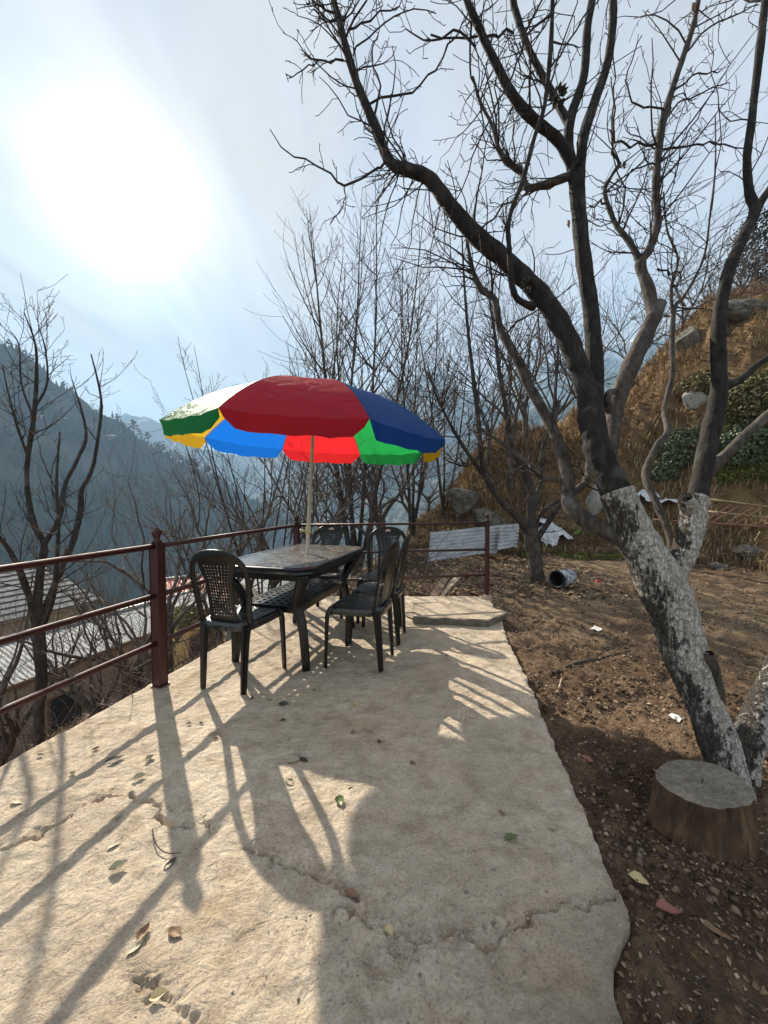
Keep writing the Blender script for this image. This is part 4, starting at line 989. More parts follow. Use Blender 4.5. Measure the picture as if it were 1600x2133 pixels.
# ------------------------------------------------------------------ fallen leaves and sticks
def leaf_mesh(name, L, W, curl, seed):
    r = random.Random(seed); n = 10; P = []; fs = []
    for i in range(n + 1):
        t = i / n; w = W * max(0.0, math.sin(math.pi * (t * 0.97 + 0.015))) ** 0.9 * (1.15 - 0.5 * t) * (1 + 0.16 * (r.random() - 0.5))
        for k in (-1, -0.5, 0, 0.5, 1):
            P.append(((t - 0.5) * L, k * w * (1 + 0.12 * (r.random() - 0.5)), curl * (abs(k) ** 1.3 * w * 1.2 + (t - 0.45) ** 2 * L * 0.9) + 0.05 * L * math.sin(5 * t + seed) * (0.5 + 0.5 * k) + 0.03 * L * r.random()))
    for i in range(n):
        for k in range(4): fs.append((i * 5 + k, (i + 1) * 5 + k, (i + 1) * 5 + k + 1, i * 5 + k + 1))
    b = MB().add(P, fs); b.rod((-L * 0.5, 0, 0.004), (-L * 0.72, 0.004, 0.002), 0.0012, 4)
    return b.mesh(name, True)
LEAFM = {}
def leaf(px, py, L, mat, label, group=None, seed=0, z=0.006, ang=None, name='fallen_leaf'):
    key = (mat.name, seed % 4)
    if key not in LEAFM:
        me = leaf_mesh('fallen_leaf', 1.0, 0.24 + 0.05 * (seed % 3), 0.25 + 0.2 * (seed % 3), seed); me.materials.append(mat); LEAFM[key] = me
    o = bpy.data.objects.new(name, LEAFM[key]); COL.objects.link(o)
    p = on(px, py, z); xl, xr = slab_x(np.array(p.y)); inside = xl < p.x < xr and p.y < 4.66
    o.location = (p.x, p.y, 0.004 if inside else ground_z(p.x, p.y) + 0.008); o.scale = (L, L, L)
    r = random.Random(px * 7 + py); o.rotation_euler = (r.uniform(-0.15, 0.15), r.uniform(-0.1, 0.1), r.uniform(0, 6.28) if ang is None else math.radians(ang))
    tag(o, label, 'leaf', group)
leaf(240, 1583, 0.075, M_LDARK, 'dark curled leaf between the rail shadows left of the post shadow', seed=1, ang=40)
leaf(312, 1581, 0.05, M_LPALE, 'pale leaf on the left edge of the post shadow', seed=2)
leaf(35, 1671, 0.05, M_LPALE, 'small pale leaf near the left edge of the pad', seed=3)
leaf(290, 1620, 0.055, M_LPALE, 'long pale leaf left of the post shadow', seed=5, ang=20)
leaf(247, 1807, 0.055, M_LPALE, 'pale green leaf lying in the sun below the long crack', seed=6, ang=30)
leaf(240, 1757, 0.05, M_LPALE, 'thin pale leaf just under the long crack', seed=7, ang=50)
leaf(604, 1633, 0.05, M_LGREEN, 'green leaf in the sunlit gap right of the chair shadow', seed=8, ang=-50)
leaf(612, 1587, 0.06, M_LPALE, 'pale leaf of the pair at the tip of the bright patch', seed=9, ang=10)
leaf(632, 1583, 0.05, M_LDARK, 'dark leaf of the pair at the tip of the bright patch', seed=10, ang=-30)
leaf(708, 1672, 0.06, M_LGREEN, 'green leaf on the shadow edge in the middle of the pad', seed=12, ang=-70)
leaf(1065, 1745, 0.055, M_LGREEN, 'bright green leaf in the shade near the right edge of the pad', seed=13, ang=15)
leaf(299, 1944, 0.045, M_LBROWN, 'brown curled leaf above the pale green one near the front', seed=14, ang=80)
leaf(281, 1973, 0.045, M_LPALE, 'pale green leaf below the brown curled one near the front', seed=15, ang=50)
leaf(364, 1944, 0.05, M_LBROWN, 'light brown ribbed leaf beside the end of the post shadow', seed=16, ang=-20)
leaf(330, 2074, 0.04, M_LYEL, 'yellowish leaf lying in the broken patch at the bottom', seed=17, ang=20)
leaf(355, 1800, 0.045, M_LDARK, 'small dark leaf on the post shadow', seed=18, ang=60)
leaf(732, 1862, 0.05, M_LBROWN, 'brown leaf at the right end of the middle crack', seed=20, ang=-20)
leaf(810, 1940, 0.035, M_LYEL, 'yellow leaf in the gravelly broken concrete', seed=21, ang=-60)
leaf(393, 1507, 0.03, M_LPALE, 'tiny pale leaf near the foot of the nearest chair', seed=22)
leaf(590, 1468, 0.06, M_LDARK, 'dark leaf in the shade in front of the table leg', seed=23, ang=5)
leaf(742, 1467, 0.045, M_LYEL, 'small straw coloured curled leaf on the shaded concrete', seed=24)
leaf(1330, 1799, 0.06, M_LYEL, 'crumpled cream leaf on the soil in front of the log', seed=25)
leaf(1395, 1882, 0.07, M_LRED, 'red brown leaf on the soil below the log', seed=26, ang=-15)
leaf(1492, 1905, 0.075, M_LBROWN, 'tan leaf on the soil right of the red brown leaf', seed=27, ang=-45)
leaf(1222, 1572, 0.06, M_LRED, 'faded pink leaf on dark soil beside the pad edge', seed=28)
leaf(1370, 1593, 0.06, M_LBROWN, 'brown leaf on the soil behind the log', seed=29)
leaf(1340, 1358, 0.07, M_LRED, 'reddish leaf beyond the end of the fallen stick', seed=30)
for i, (px, py) in enumerate(((420, 1507), (450, 1540), (560, 1456), (525, 1455), (735, 1525), (775, 1522), (790, 1545), (655, 1437), (650, 1625), (730, 1645), (860, 1590), (245, 1700), (85, 1572), (200, 1560), (150, 1612), (590, 1500), (1045, 1693), (1150, 1727), (930, 1365), (600, 1540))):
    leaf(px, py, 0.032, (M_LDARK, M_LBROWN, M_LPALE)[i % 3], 'tiny curled leaf scattered on the concrete pad', 'tiny leaves scattered on the pad', seed=40 + i)
def stick(pts, r, mat, label, z=None, name='fallen_stick'):
    P = [on(px, py, -0.02) for px, py in pts]; P = [Vector((p.x, p.y, ground_z(p.x, p.y) + r + 0.004 if not (slab_x(np.array(p.y))[0] < p.x < slab_x(np.array(p.y))[1] and p.y < 4.66) else 0.012)) for p in P]
    P = catmull([tuple(p) for p in P], 4); T = Tubes(); T.add(P, [r * (1 - 0.5 * i / len(P)) for i in range(len(P))], 7)
    o = T.build(name, mat, None, 0.3); tag(o, label, 'stick')
stick([(1152, 1393), (1200, 1380), (1255, 1360), (1312, 1349)], 0.014, M_BARK2, 'long bare stick lying across the dark soil right of the pad')
stick([(1073, 1226), (1083, 1212), (1095, 1200), (1100, 1190)], 0.010, M_BARK2, 'short pale stick left of the small tree base')
stick([(318, 1745), (325, 1775), (345, 1795), (375, 1795)], 0.0025, M_BARK2, 'thin curved twig on the post shadow')
stick([(1285, 1735), (1292, 1755), (1310, 1768), (1360, 1765)], 0.004, M_BARK2, 'thin bent twig on soil left of the log')
stick([(1160, 1440), (1166, 1420), (1170, 1405)], 0.008, M_WOODL, 'short pale wood chip standing on the soil by the pad')
# ------------------------------------------------------------------ trees
def vlen(a): return math.sqrt(a[0] * a[0] + a[1] * a[1] + a[2] * a[2])
def grow(R, p, d, L, n, wander, up, droop=0.0):
    """a crooked shoot: list of points"""
    P = [tuple(p)]; dx, dy, dz = d; l = L / n
    for i in range(n):
        dx += R.gauss(0, wander); dy += R.gauss(0, wander); dz += R.gauss(0, wander) + up
        m = math.sqrt(dx * dx + dy * dy + dz * dz) + 1e-9; dx /= m; dy /= m; dz /= m
        q = P[-1]; P.append((q[0] + dx * l, q[1] + dy * l, q[2] + dz * l))
    return P
def perp(R, t):
    v = (R.gauss(0, 1), R.gauss(0, 1), R.gauss(0, 1)); k = v[0] * t[0] + v[1] * t[1] + v[2] * t[2]
    v = (v[0] - k * t[0], v[1] - k * t[1], v[2] - k * t[2]); m = vlen(v) + 1e-9
    return (v[0] / m, v[1] / m, v[2] / m)
def shoot(R, P, i, ang):
    """direction leaving polyline P at index i at angle ang"""
    a, b = P[max(i - 1, 0)], P[min(i + 1, len(P) - 1)]; t = (b[0] - a[0], b[1] - a[1], b[2] - a[2]); m = vlen(t) + 1e-9; t = (t[0] / m, t[1] / m, t[2] / m)
    v = perp(R, t); c, s = math.cos(ang), math.sin(ang)
    return (t[0] * c + v[0] * s, t[1] * c + v[1] * s, t[2] * c + v[2] * s)
def taper(r0, r1, n, pw=1.0): return [r0 + (r1 - r0) * (i / n) ** pw for i in range(n + 1)]
def twiggy(T, R, P, rads, n, L, level, wander=0.16, up=0.10, rmin=0.0016, ang=(0.6, 1.25), start=0.0, spur=True):
    """side shoots along polyline P; each with further shoots"""
    for q in range(n):
        f = start + (1 - start) * R.random(); i = min(len(P) - 1, int(f * (len(P) - 1) + 0.5))
        d = shoot(R, P, i, R.uniform(*ang)); l = L * R.uniform(0.35, 1.15); ns = 5 if level > 0 else 4
        r0 = max(rmin, min(rads[i] * 0.5, l * 0.0085 + rmin * 1.1)); C = grow(R, P[i], d, l, ns, wander, up)
        rr = taper(r0, rmin, ns); T.add(C, rr, 4 if r0 > 0.005 else 3)
        if level > 0: twiggy(T, R, C, rr, R.randint(2, 4), l * 0.5, level - 1, wander, up, rmin, ang, 0.1)
        elif spur:
            for w in range(R.randint(0, 2)):
                j = R.randint(1, ns); e = grow(R, C[j], shoot(R, C, j, R.uniform(0.7, 1.3)), l * R.uniform(0.10, 0.22), 2, 0.15, 0.05); T.add(e, [rmin * 1.1, rmin, rmin * 1.2], 3)

def pxlimb(pts, n=4):
    """traced limb: (px, py, width px, depth) -> smooth points and radii"""
    P = [tuple(at(x, y, d)) + (w * 0.5 * d / F_PX / math.sqrt(1 + ((x - CX) / F_PX) ** 2 * 0.8),) for x, y, w, d in pts]
    C = catmull(P, n); return [tuple(c[:3]) for c in C], [max(0.002, float(c[3])) for c in C]
def thick(T, P, r, k=10, seed=0, knob=0.10, fine=1):
    R = random.Random(seed)
    if fine > 1:
        q = catmull([tuple(p) + (x * (1 + knob * (R.random() - 0.5) * 2),) for p, x in zip(P, r)], fine); P = [tuple(c[:3]) for c in q]; rr = [float(c[3]) for c in q]; k = int(k * 2)
    else: rr = [x * (1 + knob * (R.random() - 0.5) * 2) for x in r]
    T.add(P, rr, k)

# ---- the big whitewashed tree
def main_tree():
    base = at(1530, 1690, 1.56); root = empty('orchard_tree', (base.x, base.y, ground_z(base.x, base.y)))
    tag(root, 'large bare orchard tree with whitewashed forked trunk in the right foreground', 'tree')
    O = root.location
    R = random.Random(5)
    trunk = Tubes(); limb = Tubes(); limb2 = Tubes(); tw = Tubes()
    def sub(P): return [(p[0] - O.x, p[1] - O.y, p[2] - O.z) for p in P]
    def put(T, pts, k=12, n=4, knob=0.07, seed=1, sc_=0.74):
        P, r = pxlimb(pts, n); r = [x * (0.88 if T is trunk else sc_) for x in r]; P = sub(P); thick(T, P, r, k, seed, knob, 4 if T is trunk else 3); return P, r
    put(trunk, [(1560, 1780, 150, 1.60), (1545, 1700, 112, 1.60), (1515, 1610, 96, 1.62), (1480, 1500, 98, 1.66), (1440, 1400, 104, 1.70), (1402, 1290, 114, 1.76), (1372, 1210, 112, 1.80), (1343, 1150, 98, 1.84), (1308, 1080, 88, 1.89), (1283, 1025, 82, 1.93)], 18, 6, 0.05, 2)
    put(trunk, [(1385, 1260, 80, 1.78), (1402, 1205, 66, 1.80), (1425, 1150, 62, 1.82), (1440, 1090, 62, 1.85), (1452, 1035, 60, 1.88)], 16, 6, 0.05, 3)
    put(trunk, [(1438, 1060, 44, 1.84), (1430, 1045, 44, 1.82), (1427, 1036, 34, 1.81)], 12, 3)
    put(trunk, [(1545, 1670, 84, 1.66), (1556, 1560, 84, 1.72), (1580, 1480, 74, 1.78), (1625, 1380, 64, 1.85), (1680, 1260, 52, 1.9)], 14, 5, 0.08, 4)
    X1, q1 = put(limb, [(1670, 1280, 60, 1.89), (1730, 1140, 50, 1.95), (1770, 980, 44, 2.0), (1760, 800, 34, 2.05), (1800, 600, 24, 2.1), (1830, 350, 14, 2.15), (1820, 100, 6, 2.2)], 12, 5, 0.08, 40)
    put(limb2, [(1488, 1470, 60, 1.70), (1486, 1410, 50, 1.66), (1480, 1375, 40, 1.64), (1478, 1360, 26, 1.63)], 12, 3, 0.1)
    # limbs
    L0, r0 = put(limb, [(1292, 1045, 98, 1.925), (1268, 990, 92, 1.96), (1243, 930, 84, 2.0), (1230, 865, 80, 2.04), (1215, 790, 64, 2.08), (1182, 705, 64, 2.10), (1128, 618, 58, 2.12), (1060, 548, 52, 2.14), (990, 490, 50, 2.16), (940, 432, 45, 2.17), (893, 372, 40, 2.18), (850, 353, 36, 2.19), (812, 335, 31, 2.2), (776, 250, 27, 2.2), (742, 170, 24, 2.2), (717, 85, 22, 2.2), (703, 30, 20, 2.2), (690, -20, 16, 2.2), (660, -160, 11, 2.2), (650, -330, 6, 2.2), (620, -480, 3, 2.2)], 14, 5, 0.06, 5, 0.66)
    L2, r2 = put(limb, [(1238, 880, 52, 2.06), (1240, 780, 48, 2.12), (1231, 650, 45, 2.16), (1215, 540, 42, 2.18), (1205, 430, 42, 2.2), (1200, 360, 42, 2.21)], 14, 5, 0.05, 6)
    L2a, r2a = put(limb, [(1206, 410, 30, 2.21), (1214, 300, 28, 2.22), (1236, 220, 27, 2.23), (1266, 130, 24, 2.24), (1276, 50, 22, 2.24), (1280, -30, 20, 2.25), (1310, -250, 14, 2.3), (1300, -520, 7, 2.35), (1320, -800, 3, 2.4)], 12, 5, 0.05, 7)
    L2b, r2b = put(limb, [(1198, 380, 34, 2.21), (1184, 300, 28, 2.23), (1190, 240, 27, 2.25), (1216, 160, 24, 2.27), (1224, 60, 22, 2.29), (1234, -30, 20, 2.3), (1225, -250, 14, 2.35), (1200, -500, 7, 2.4), (1190, -750, 3, 2.45)], 12, 5, 0.05, 8)
    L2c, r2c = put(limb, [(1196, 350, 34, 2.21), (1163, 293, 30, 2.19), (1112, 250, 28, 2.17), (1072, 205, 26, 2.15), (1032, 130, 22, 2.13), (1000, 62, 20, 2.12), (966, -20, 17, 2.1), (930, -200, 12, 2.08), (900, -420, 7, 2.05), (890, -650, 3, 2.0)], 12, 5, 0.05, 9)
    L2d, r2d = put(limb, [(1187, 262, 24, 2.25), (1150, 195, 20, 2.3), (1103, 105, 17, 2.35), (1078, 35, 18, 2.4), (1066, -20, 17, 2.42), (1050, -220, 11, 2.45), (1060, -450, 4, 2.5)], 10, 5, 0.08, 10)
    L2e, r2e = put(limb2, [(1192, 365, 24, 2.22), (1130, 386, 21, 2.26), (1098, 390, 20, 2.3), (1086, 360, 17, 2.32), (1055, 336, 15, 2.34), (1038, 308, 13, 2.36), (1026, 262, 10, 2.38), (1000, 212, 8, 2.4), (985, 160, 6, 2.42)], 10, 4, 0.1, 11)
    L3, r3 = put(limb, [(1112, 640, 22, 2.10), (1078, 622, 18, 2.05), (1066, 585, 15, 2.02), (1061, 520, 14, 2.0), (1061, 455, 13, 2.0), (1090, 372, 13, 2.0), (1112, 290, 12, 2.0), (1134, 220, 12, 2.0), (1146, 120, 13, 2.0), (1150, 40, 11, 2.0), (1152, -30, 10, 2.0), (1160, -200, 7, 2.0), (1150, -400, 3, 2.0)], 10, 5, 0.08, 12)
    LL, rll = put(limb2, [(1330, 1140, 60, 1.86), (1272, 1110, 54, 1.92), (1215, 1080, 54, 2.0), (1186, 1045, 44, 2.06), (1180, 985, 38, 2.12), (1165, 930, 34, 2.18), (1145, 880, 31, 2.22), (1102, 805, 28, 2.28), (1084, 760, 26, 2.32), (1058, 715, 24, 2.36), (1040, 680, 21, 2.4), (1030, 625, 19, 2.44), (1002, 602, 17, 2.48), (985, 565, 13, 2.5), (976, 520, 9, 2.52), (968, 470, 6, 2.54)], 12, 5, 0.09, 13)
    LW, rlw = put(limb2, [(1182, 1002, 16, 2.12), (1122, 992, 15, 2.2), (1098, 962, 14, 2.3), (1060, 935, 12, 2.4), (1020, 905, 9, 2.5), (990, 885, 6, 2.55)], 9, 4, 0.1, 14)
    LK, rlk = put(limb2, [(1190, 1030, 22, 2.08), (1222, 1000, 22, 2.2), (1225, 960, 14, 2.3)], 9, 4, 0.1, 15)
    LM, rm = put(limb2, [(1262, 1000, 40, 1.98), (1274, 920, 44, 2.06), (1284, 840, 50, 2.14), (1318, 755, 52, 2.22), (1350, 685, 46, 2.28), (1374, 632, 40, 2.32)], 12, 5, 0.06, 16)
    LM2, rm2 = put(limb2, [(1362, 655, 38, 2.30), (1350, 600, 35, 2.34), (1334, 550, 30, 2.38), (1352, 520, 24, 2.4), (1370, 465, 23, 2.42), (1366, 400, 21, 2.43), (1370, 330, 21, 2.44), (1382, 250, 21, 2.45), (1412, 150, 19, 2.46), (1442, 60, 15, 2.47), (1458, -20, 12, 2.48), (1480, -180, 8, 2.5), (1470, -380, 3, 2.52)], 12, 5, 0.09, 17)
    LM3, rm3 = put(limb2, [(1334, 545, 22, 2.38), (1312, 505, 18, 2.42), (1280, 462, 15, 2.46), (1260, 402, 12, 2.5), (1272, 370, 10, 2.52), (1292, 340, 10, 2.53)], 9, 4, 0.12, 18)
    put(limb2, [(1280, 870, 24, 2.12), (1266, 845, 24, 2.1), (1268, 820, 22, 2.08), (1284, 815, 18, 2.1)], 9, 4, 0.1, 19)
    RL, rrl = put(limb, [(1450, 1050, 60, 1.88), (1464, 980, 56, 1.91), (1480, 900, 55, 1.94), (1498, 810, 50, 1.97), (1496, 700, 43, 2.0), (1500, 640, 39, 2.02), (1520, 560, 37, 2.04), (1550, 490, 35, 2.06), (1572, 440, 34, 2.07), (1560, 400, 27, 2.08), (1556, 330, 23, 2.09), (1566, 250, 23, 2.1), (1580, 130, 23, 2.1), (1592, 20, 21, 2.1), (1596, -30, 20, 2.1), (1610, -260, 14, 2.12), (1600, -520, 7, 2.15), (1620, -780, 3, 2.2)], 13, 5, 0.06, 20)
    put(limb, [(1568, 450, 30, 2.07), (1592, 410, 26, 2.08), (1640, 340, 22, 2.1), (1700, 200, 15, 2.15), (1730, 0, 8, 2.2), (1720, -200, 3, 2.25)], 10, 4)
    put(limb, [(1500, 805, 34, 1.97), (1540, 792, 27, 2.0), (1575, 762, 23, 2.03), (1640, 715, 21, 2.06), (1740, 620, 14, 2.1), (1800, 480, 7, 2.15), (1830, 330, 3, 2.2)], 10, 4, 0.08)
    put(limb2, [(1468, 985, 46, 1.92), (1510, 950, 37, 1.93), (1560, 900, 34, 1.94), (1640, 830, 32, 1.95), (1760, 720, 22, 2.0), (1860, 560, 12, 2.05), (1900, 380, 4, 2.1)], 10, 4, 0.06)
    LS, rs_ = put(limb2, [(1398, 1215, 20, 1.83), (1400, 1165, 22, 1.88), (1393, 1110, 23, 1.95), (1368, 1050, 23, 2.05), (1345, 988, 23, 2.15), (1368, 930, 21, 2.25), (1391, 898, 21, 2.35), (1384, 852, 16, 2.45), (1400, 780, 15, 2.55), (1400, 700, 15, 2.65), (1406, 640, 14, 2.7), (1424, 618, 10, 2.72), (1452, 570, 8, 2.75), (1470, 520, 7, 2.78), (1480, 440, 6, 2.8), (1490, 350, 5, 2.82), (1490, 240, 4, 2.84)], 9, 5, 0.08, 21)
    LS2, rs2 = put(limb2, [(1402, 660, 11, 2.68), (1398, 600, 9, 2.72), (1412, 540, 8, 2.76), (1390, 480, 6, 2.8), (1382, 400, 5, 2.84)], 7, 4)
    # crooked twigs, traced main ones first
    def tw_(pts, sp=6):
        P, r = pxlimb(pts, 3); r = [x * 0.6 for x in r]; P = sub(P); P = [(q[0] + R.gauss(0, 0.006), q[1] + R.gauss(0, 0.006), q[2] + R.gauss(0, 0.006)) for q in P]; tw.add(P, r, 5); twiggy(tw, R, P, r, sp, 0.16, 0, 0.22, 0.04, 0.0019, start=0.2); return P
    tw_([(806, 340, 9, 2.2), (770, 360, 8, 2.18), (718, 383, 8, 2.15), (675, 355, 6, 2.12), (610, 320, 5, 2.1), (562, 273, 3, 2.08)])
    tw_([(716, 385, 5, 2.15), (720, 410, 4, 2.14), (705, 440, 3, 2.12), (690, 465, 2.5, 2.12)])
    tw_([(718, 125, 8, 2.2), (690, 128, 6, 2.18), (660, 128, 6, 2.16), (635, 105, 4, 2.14), (613, 82, 3, 2.12)])
    tw_([(662, 128, 5, 2.16), (630, 148, 4, 2.14), (600, 163, 3, 2.12)])
    tw_([(725, 62, 7, 2.2), (770, 40, 6, 2.22), (830, 10, 4, 2.24), (850, -15, 3, 2.25)])
    tw_([(735, 115, 6, 2.2), (785, 62, 5, 2.22), (840, 25, 4, 2.25), (910, 18, 3, 2.28)])
    tw_([(780, 240, 9, 2.2), (792, 180, 7, 2.22), (775, 110, 5, 2.24), (790, 60, 3, 2.26), (785, -10, 3, 2.26)])
    tw_([(770, 212, 8, 2.2), (840, 200, 7, 2.24), (890, 160, 6, 2.28), (935, 100, 6, 2.3), (965, 50, 5, 2.3), (975, 20, 5, 2.3)])
    tw_([(985, 95, 9, 2.12), (960, 72, 8, 2.14), (900, 80, 6, 2.16), (845, 68, 4, 2.18)])
    tw_([(1072, 62, 9, 2.36), (1030, 72, 9, 2.3), (980, 78, 7, 2.25), (900, 80, 6, 2.2)])
    tw_([(1148, 35, 9, 2.0), (1100, 75, 8, 1.98), (1080, 130, 7, 1.96), (1040, 210, 6, 1.95), (1000, 290, 5, 1.94), (960, 400, 4, 1.93), (935, 455, 3, 1.92)])
    tw_([(1148, 135, 8, 2.0), (1180, 95, 7, 2.02), (1215, 35, 6, 2.05), (1250, -10, 5, 2.08)])
    tw_([(980, 55, 7, 2.12), (980, 120, 7, 2.16), (985, 180, 6, 2.2), (1000, 230, 5, 2.22), (1010, 300, 4, 2.24)])
    tw_([(1090, 385, 8, 2.0), (1045, 430, 7, 2.02), (1000, 480, 6, 2.04), (985, 495, 5, 2.05)])
    tw_([(1376, 300, 10, 2.44), (1330, 302, 9, 2.42), (1290, 300, 8, 2.4), (1270, 270, 5, 2.38)])
    tw_([(1372, 345, 9, 2.44), (1420, 300, 7, 2.46), (1440, 262, 6, 2.48), (1470, 215, 4, 2.5)])
    tw_([(1380, 262, 9, 2.45), (1410, 220, 7, 2.46), (1460, 195, 6, 2.48), (1525, 165, 4, 2.5)])
    tw_([(1378, 310, 9, 2.44), (1450, 300, 8, 2.46), (1490, 298, 7, 2.48), (1545, 310, 5, 2.5)])
    tw_([(1400, 190, 9, 2.46), (1440, 160, 7, 2.46), (1470, 150, 6, 2.46), (1500, 152, 4, 2.46)])
    tw_([(1385, 235, 8, 2.45), (1340, 220, 7, 2.44), (1310, 200, 6, 2.42), (1305, 150, 5, 2.4), (1335, 75, 4, 2.38)])
    tw_([(1430, 105, 9, 2.46), (1480, 55, 7, 2.48), (1525, 32, 6, 2.5), (1580, 15, 4, 2.52)])
    tw_([(1368, 345, 7, 2.44), (1320, 355, 6, 2.42), (1282, 410, 5, 2.4), (1300, 430, 4, 2.4)])
    tw_([(1280, 300, 9, 2.4), (1278, 230, 7, 2.38), (1280, 160, 5, 2.36), (1278, 100, 4, 2.34)])
    tw_([(1290, 345, 9, 2.53), (1275, 320, 7, 2.5), (1276, 240, 6, 2.48), (1272, 160, 4, 2.46)])
    tw_([(1262, 420, 8, 2.5), (1245, 425, 6, 2.45), (1228, 430, 6, 2.4)])
    tw_([(1480, 440, 5, 2.8), (1500, 300, 4, 2.82), (1485, 150, 3.5, 2.84), (1480, 70, 3, 2.85)])
    tw_([(1365, 560, 9, 2.36), (1395, 572, 8, 2.34), (1415, 568, 6, 2.32), (1425, 600, 4, 2.32)], 2)
    tw_([(700, 30, 8, 2.2), (668, 15, 6, 2.18), (640, -10, 5, 2.16)], 10)
    tw_([(705, 40, 8, 2.2), (680, 45, 6, 2.18), (655, 20, 5, 2.16)], 6)
    for P, r, n, L, lv in ((L0[30:], r0[30:], 60, 0.34, 1), (L0[52:], r0[52:], 45, 0.36, 1), (L2e, r2e, 46, 0.40, 1), (L2c[8:], r2c[8:], 30, 0.34, 1), (L2d, r2d, 26, 0.36, 1), (L3[14:], r3[14:], 24, 0.34, 1),
                            (LL[35:], rll[35:], 34, 0.42, 1), (LW, rlw, 26, 0.42, 1), (LM2[14:], rm2[14:], 60, 0.42, 1), (LM3, rm3, 34, 0.36, 1), (RL[38:], rrl[38:], 14, 0.3, 1), (LS[36:], rs_[36:], 26, 0.46, 1), (LS2, rs2, 20, 0.40, 1), (LK, rlk, 8, 0.3, 1),
                            (L2a[25:], r2a[25:], 20, 0.4, 1), (L2b[25:], r2b[25:], 20, 0.4, 1), (X1, q1, 30, 0.45, 1), (L2a, r2a, 7, 0.3, 1), (L2b, r2b, 7, 0.3, 1), (L2, r2, 8, 0.25, 0)):
        twiggy(tw, R, P, r, int(n * 0.72), L * 1.2, lv, 0.21, 0.05, 0.0019)
    # drooping fine shoots under the upper left limb
    for i in range(26):
        k = R.randint(35, 60); k = min(k, len(L0) - 2)
        tw.add(grow(R, L0[k], (R.uniform(-0.6, 0.3), R.uniform(-0.3, 0.3), R.uniform(-1, -0.2)), R.uniform(0.2, 0.55), 6, 0.15, 0.05), taper(0.004, 0.0018, 6), 4)
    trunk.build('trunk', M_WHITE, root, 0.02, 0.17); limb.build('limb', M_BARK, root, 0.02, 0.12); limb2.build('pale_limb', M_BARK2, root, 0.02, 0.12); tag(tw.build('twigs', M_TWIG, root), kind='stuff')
    # a few dead leaves still hanging, and the matted clumps caught in forks
    for px, py, d, s, m in ((1181, 468, 2.12, 0.045, M_LRED), (1297, 345, 2.5, 0.05, M_LBROWN), (1440, 18, 2.46, 0.06, M_LBROWN), (1238, 450, 2.2, 0.02, M_LDARK)):
        me = leaf_mesh('hanging_leaf', s, s * 0.3, 0.8, 3); o = link('hanging_leaf', me, m, root); p = at(px, py, d) - O; o.location = p; o.rotation_euler = (0.4, 1.4, 0.3)
    for px, py, d, s in ((1162, 200, 2.22, 0.060), (1100, 592, 2.08, 0.045)):
        b = MB()
        for q in range(34):
            dv = Vector((R.gauss(0, 0.6), R.gauss(0, 0.5), R.gauss(0, 1))).normalized()
            c = dv * s * 0.6; rr_ = s * R.uniform(0.25, 0.6); e1 = Vector(perp(R, dv)); e2 = dv.cross(e1)
            b.add([c - e1 * rr_ * 0.4, c + dv * rr_ * 0.8, c + e1 * rr_ * 0.4, c - dv * rr_ * 0.8 + e2 * rr_ * 0.2], [(0, 1, 2, 3)])
        o = b.build('leaf_clump', M_LDARK, root); o.location = at(px, py, d) - O
main_tree()

# ---- small tree beyond the pad
def small_tree():
    base = at(1121, 1213, 5.60); O = Vector((base.x, base.y, ground_z(base.x, base.y) - 0.02)); root = empty('orchard_tree', O)
    tag(root, 'small dark bare tree with pale trunk standing beyond the far right post', 'tree')
    R = random.Random(9); T = Tubes(); B = Tubes(); W = Tubes()
    def put(X, pts, k=9, n=4, seed=1):
        P, r = pxlimb(pts, n); r = [x * 0.86 for x in r]; P = [(p[0] - O.x, p[1] - O.y, p[2] - O.z) for p in P]; thick(X, P, r, k, seed, 0.07); return P, r
    put(T, [(1122, 1225, 46, 5.6), (1120, 1205, 38, 5.6), (1114, 1165, 33, 5.6), (1108, 1125, 36, 5.6), (1104, 1100, 34, 5.6)], 12)
    lims = [
        [(1104, 1112, 26, 5.6), (1085, 1085, 20, 5.55), (1045, 1045, 16, 5.5), (1015, 1000, 15, 5.45), (1001, 940, 13, 5.4), (996, 870, 11, 5.4), (986, 785, 10, 5.4), (976, 700, 8, 5.4), (968, 600, 6, 5.4), (962, 490, 3, 5.4)],
        [(1003, 985, 12, 5.45), (962, 925, 9, 5.3), (932, 872, 7, 5.2), (908, 822, 5, 5.1), (890, 760, 3, 5.0)],
        [(1104, 1105, 30, 5.6), (1106, 1050, 22, 5.65), (1103, 1010, 20, 5.7), (1085, 965, 17, 5.7), (1066, 930, 14, 5.7), (1055, 860, 12, 5.7), (1040, 770, 10, 5.7), (1030, 690, 7, 5.7), (1015, 600, 4, 5.7)],
        [(1110, 1060, 16, 5.65), (1125, 1010, 13, 5.8), (1130, 940, 11, 5.9), (1150, 870, 9, 6.0), (1160, 780, 6, 6.0), (1165, 690, 4, 6.0)],
        [(1113, 1130, 20, 5.58), (1135, 1100, 14, 5.5), (1160, 1060, 12, 5.4), (1175, 1040, 9, 5.4), (1190, 985, 6, 5.4)],
        [(1112, 1120, 20, 5.6), (1120, 1080, 12, 5.7), (1150, 1050, 10, 5.8), (1185, 1035, 8, 6.0)],
        [(1000, 945, 8, 5.4), (975, 970, 6, 5.3), (945, 965, 5, 5.2), (925, 955, 3, 5.1)]]
    for q, l in enumerate(lims):
        P, r = put(B, l, 8, 4, q); twiggy(W, R, P, r, 26 if q < 4 else 12, 0.8 if q < 4 else 0.5, 1, 0.15, 0.10, 0.0024, start=0.15)
    T.build('trunk', M_BARK2, root, 0.08, 0.25); B.build('limb', M_BARKD, root, 0.08, 0.25); tag(W.build('twigs', M_TWIG, root), kind='stuff')
small_tree()

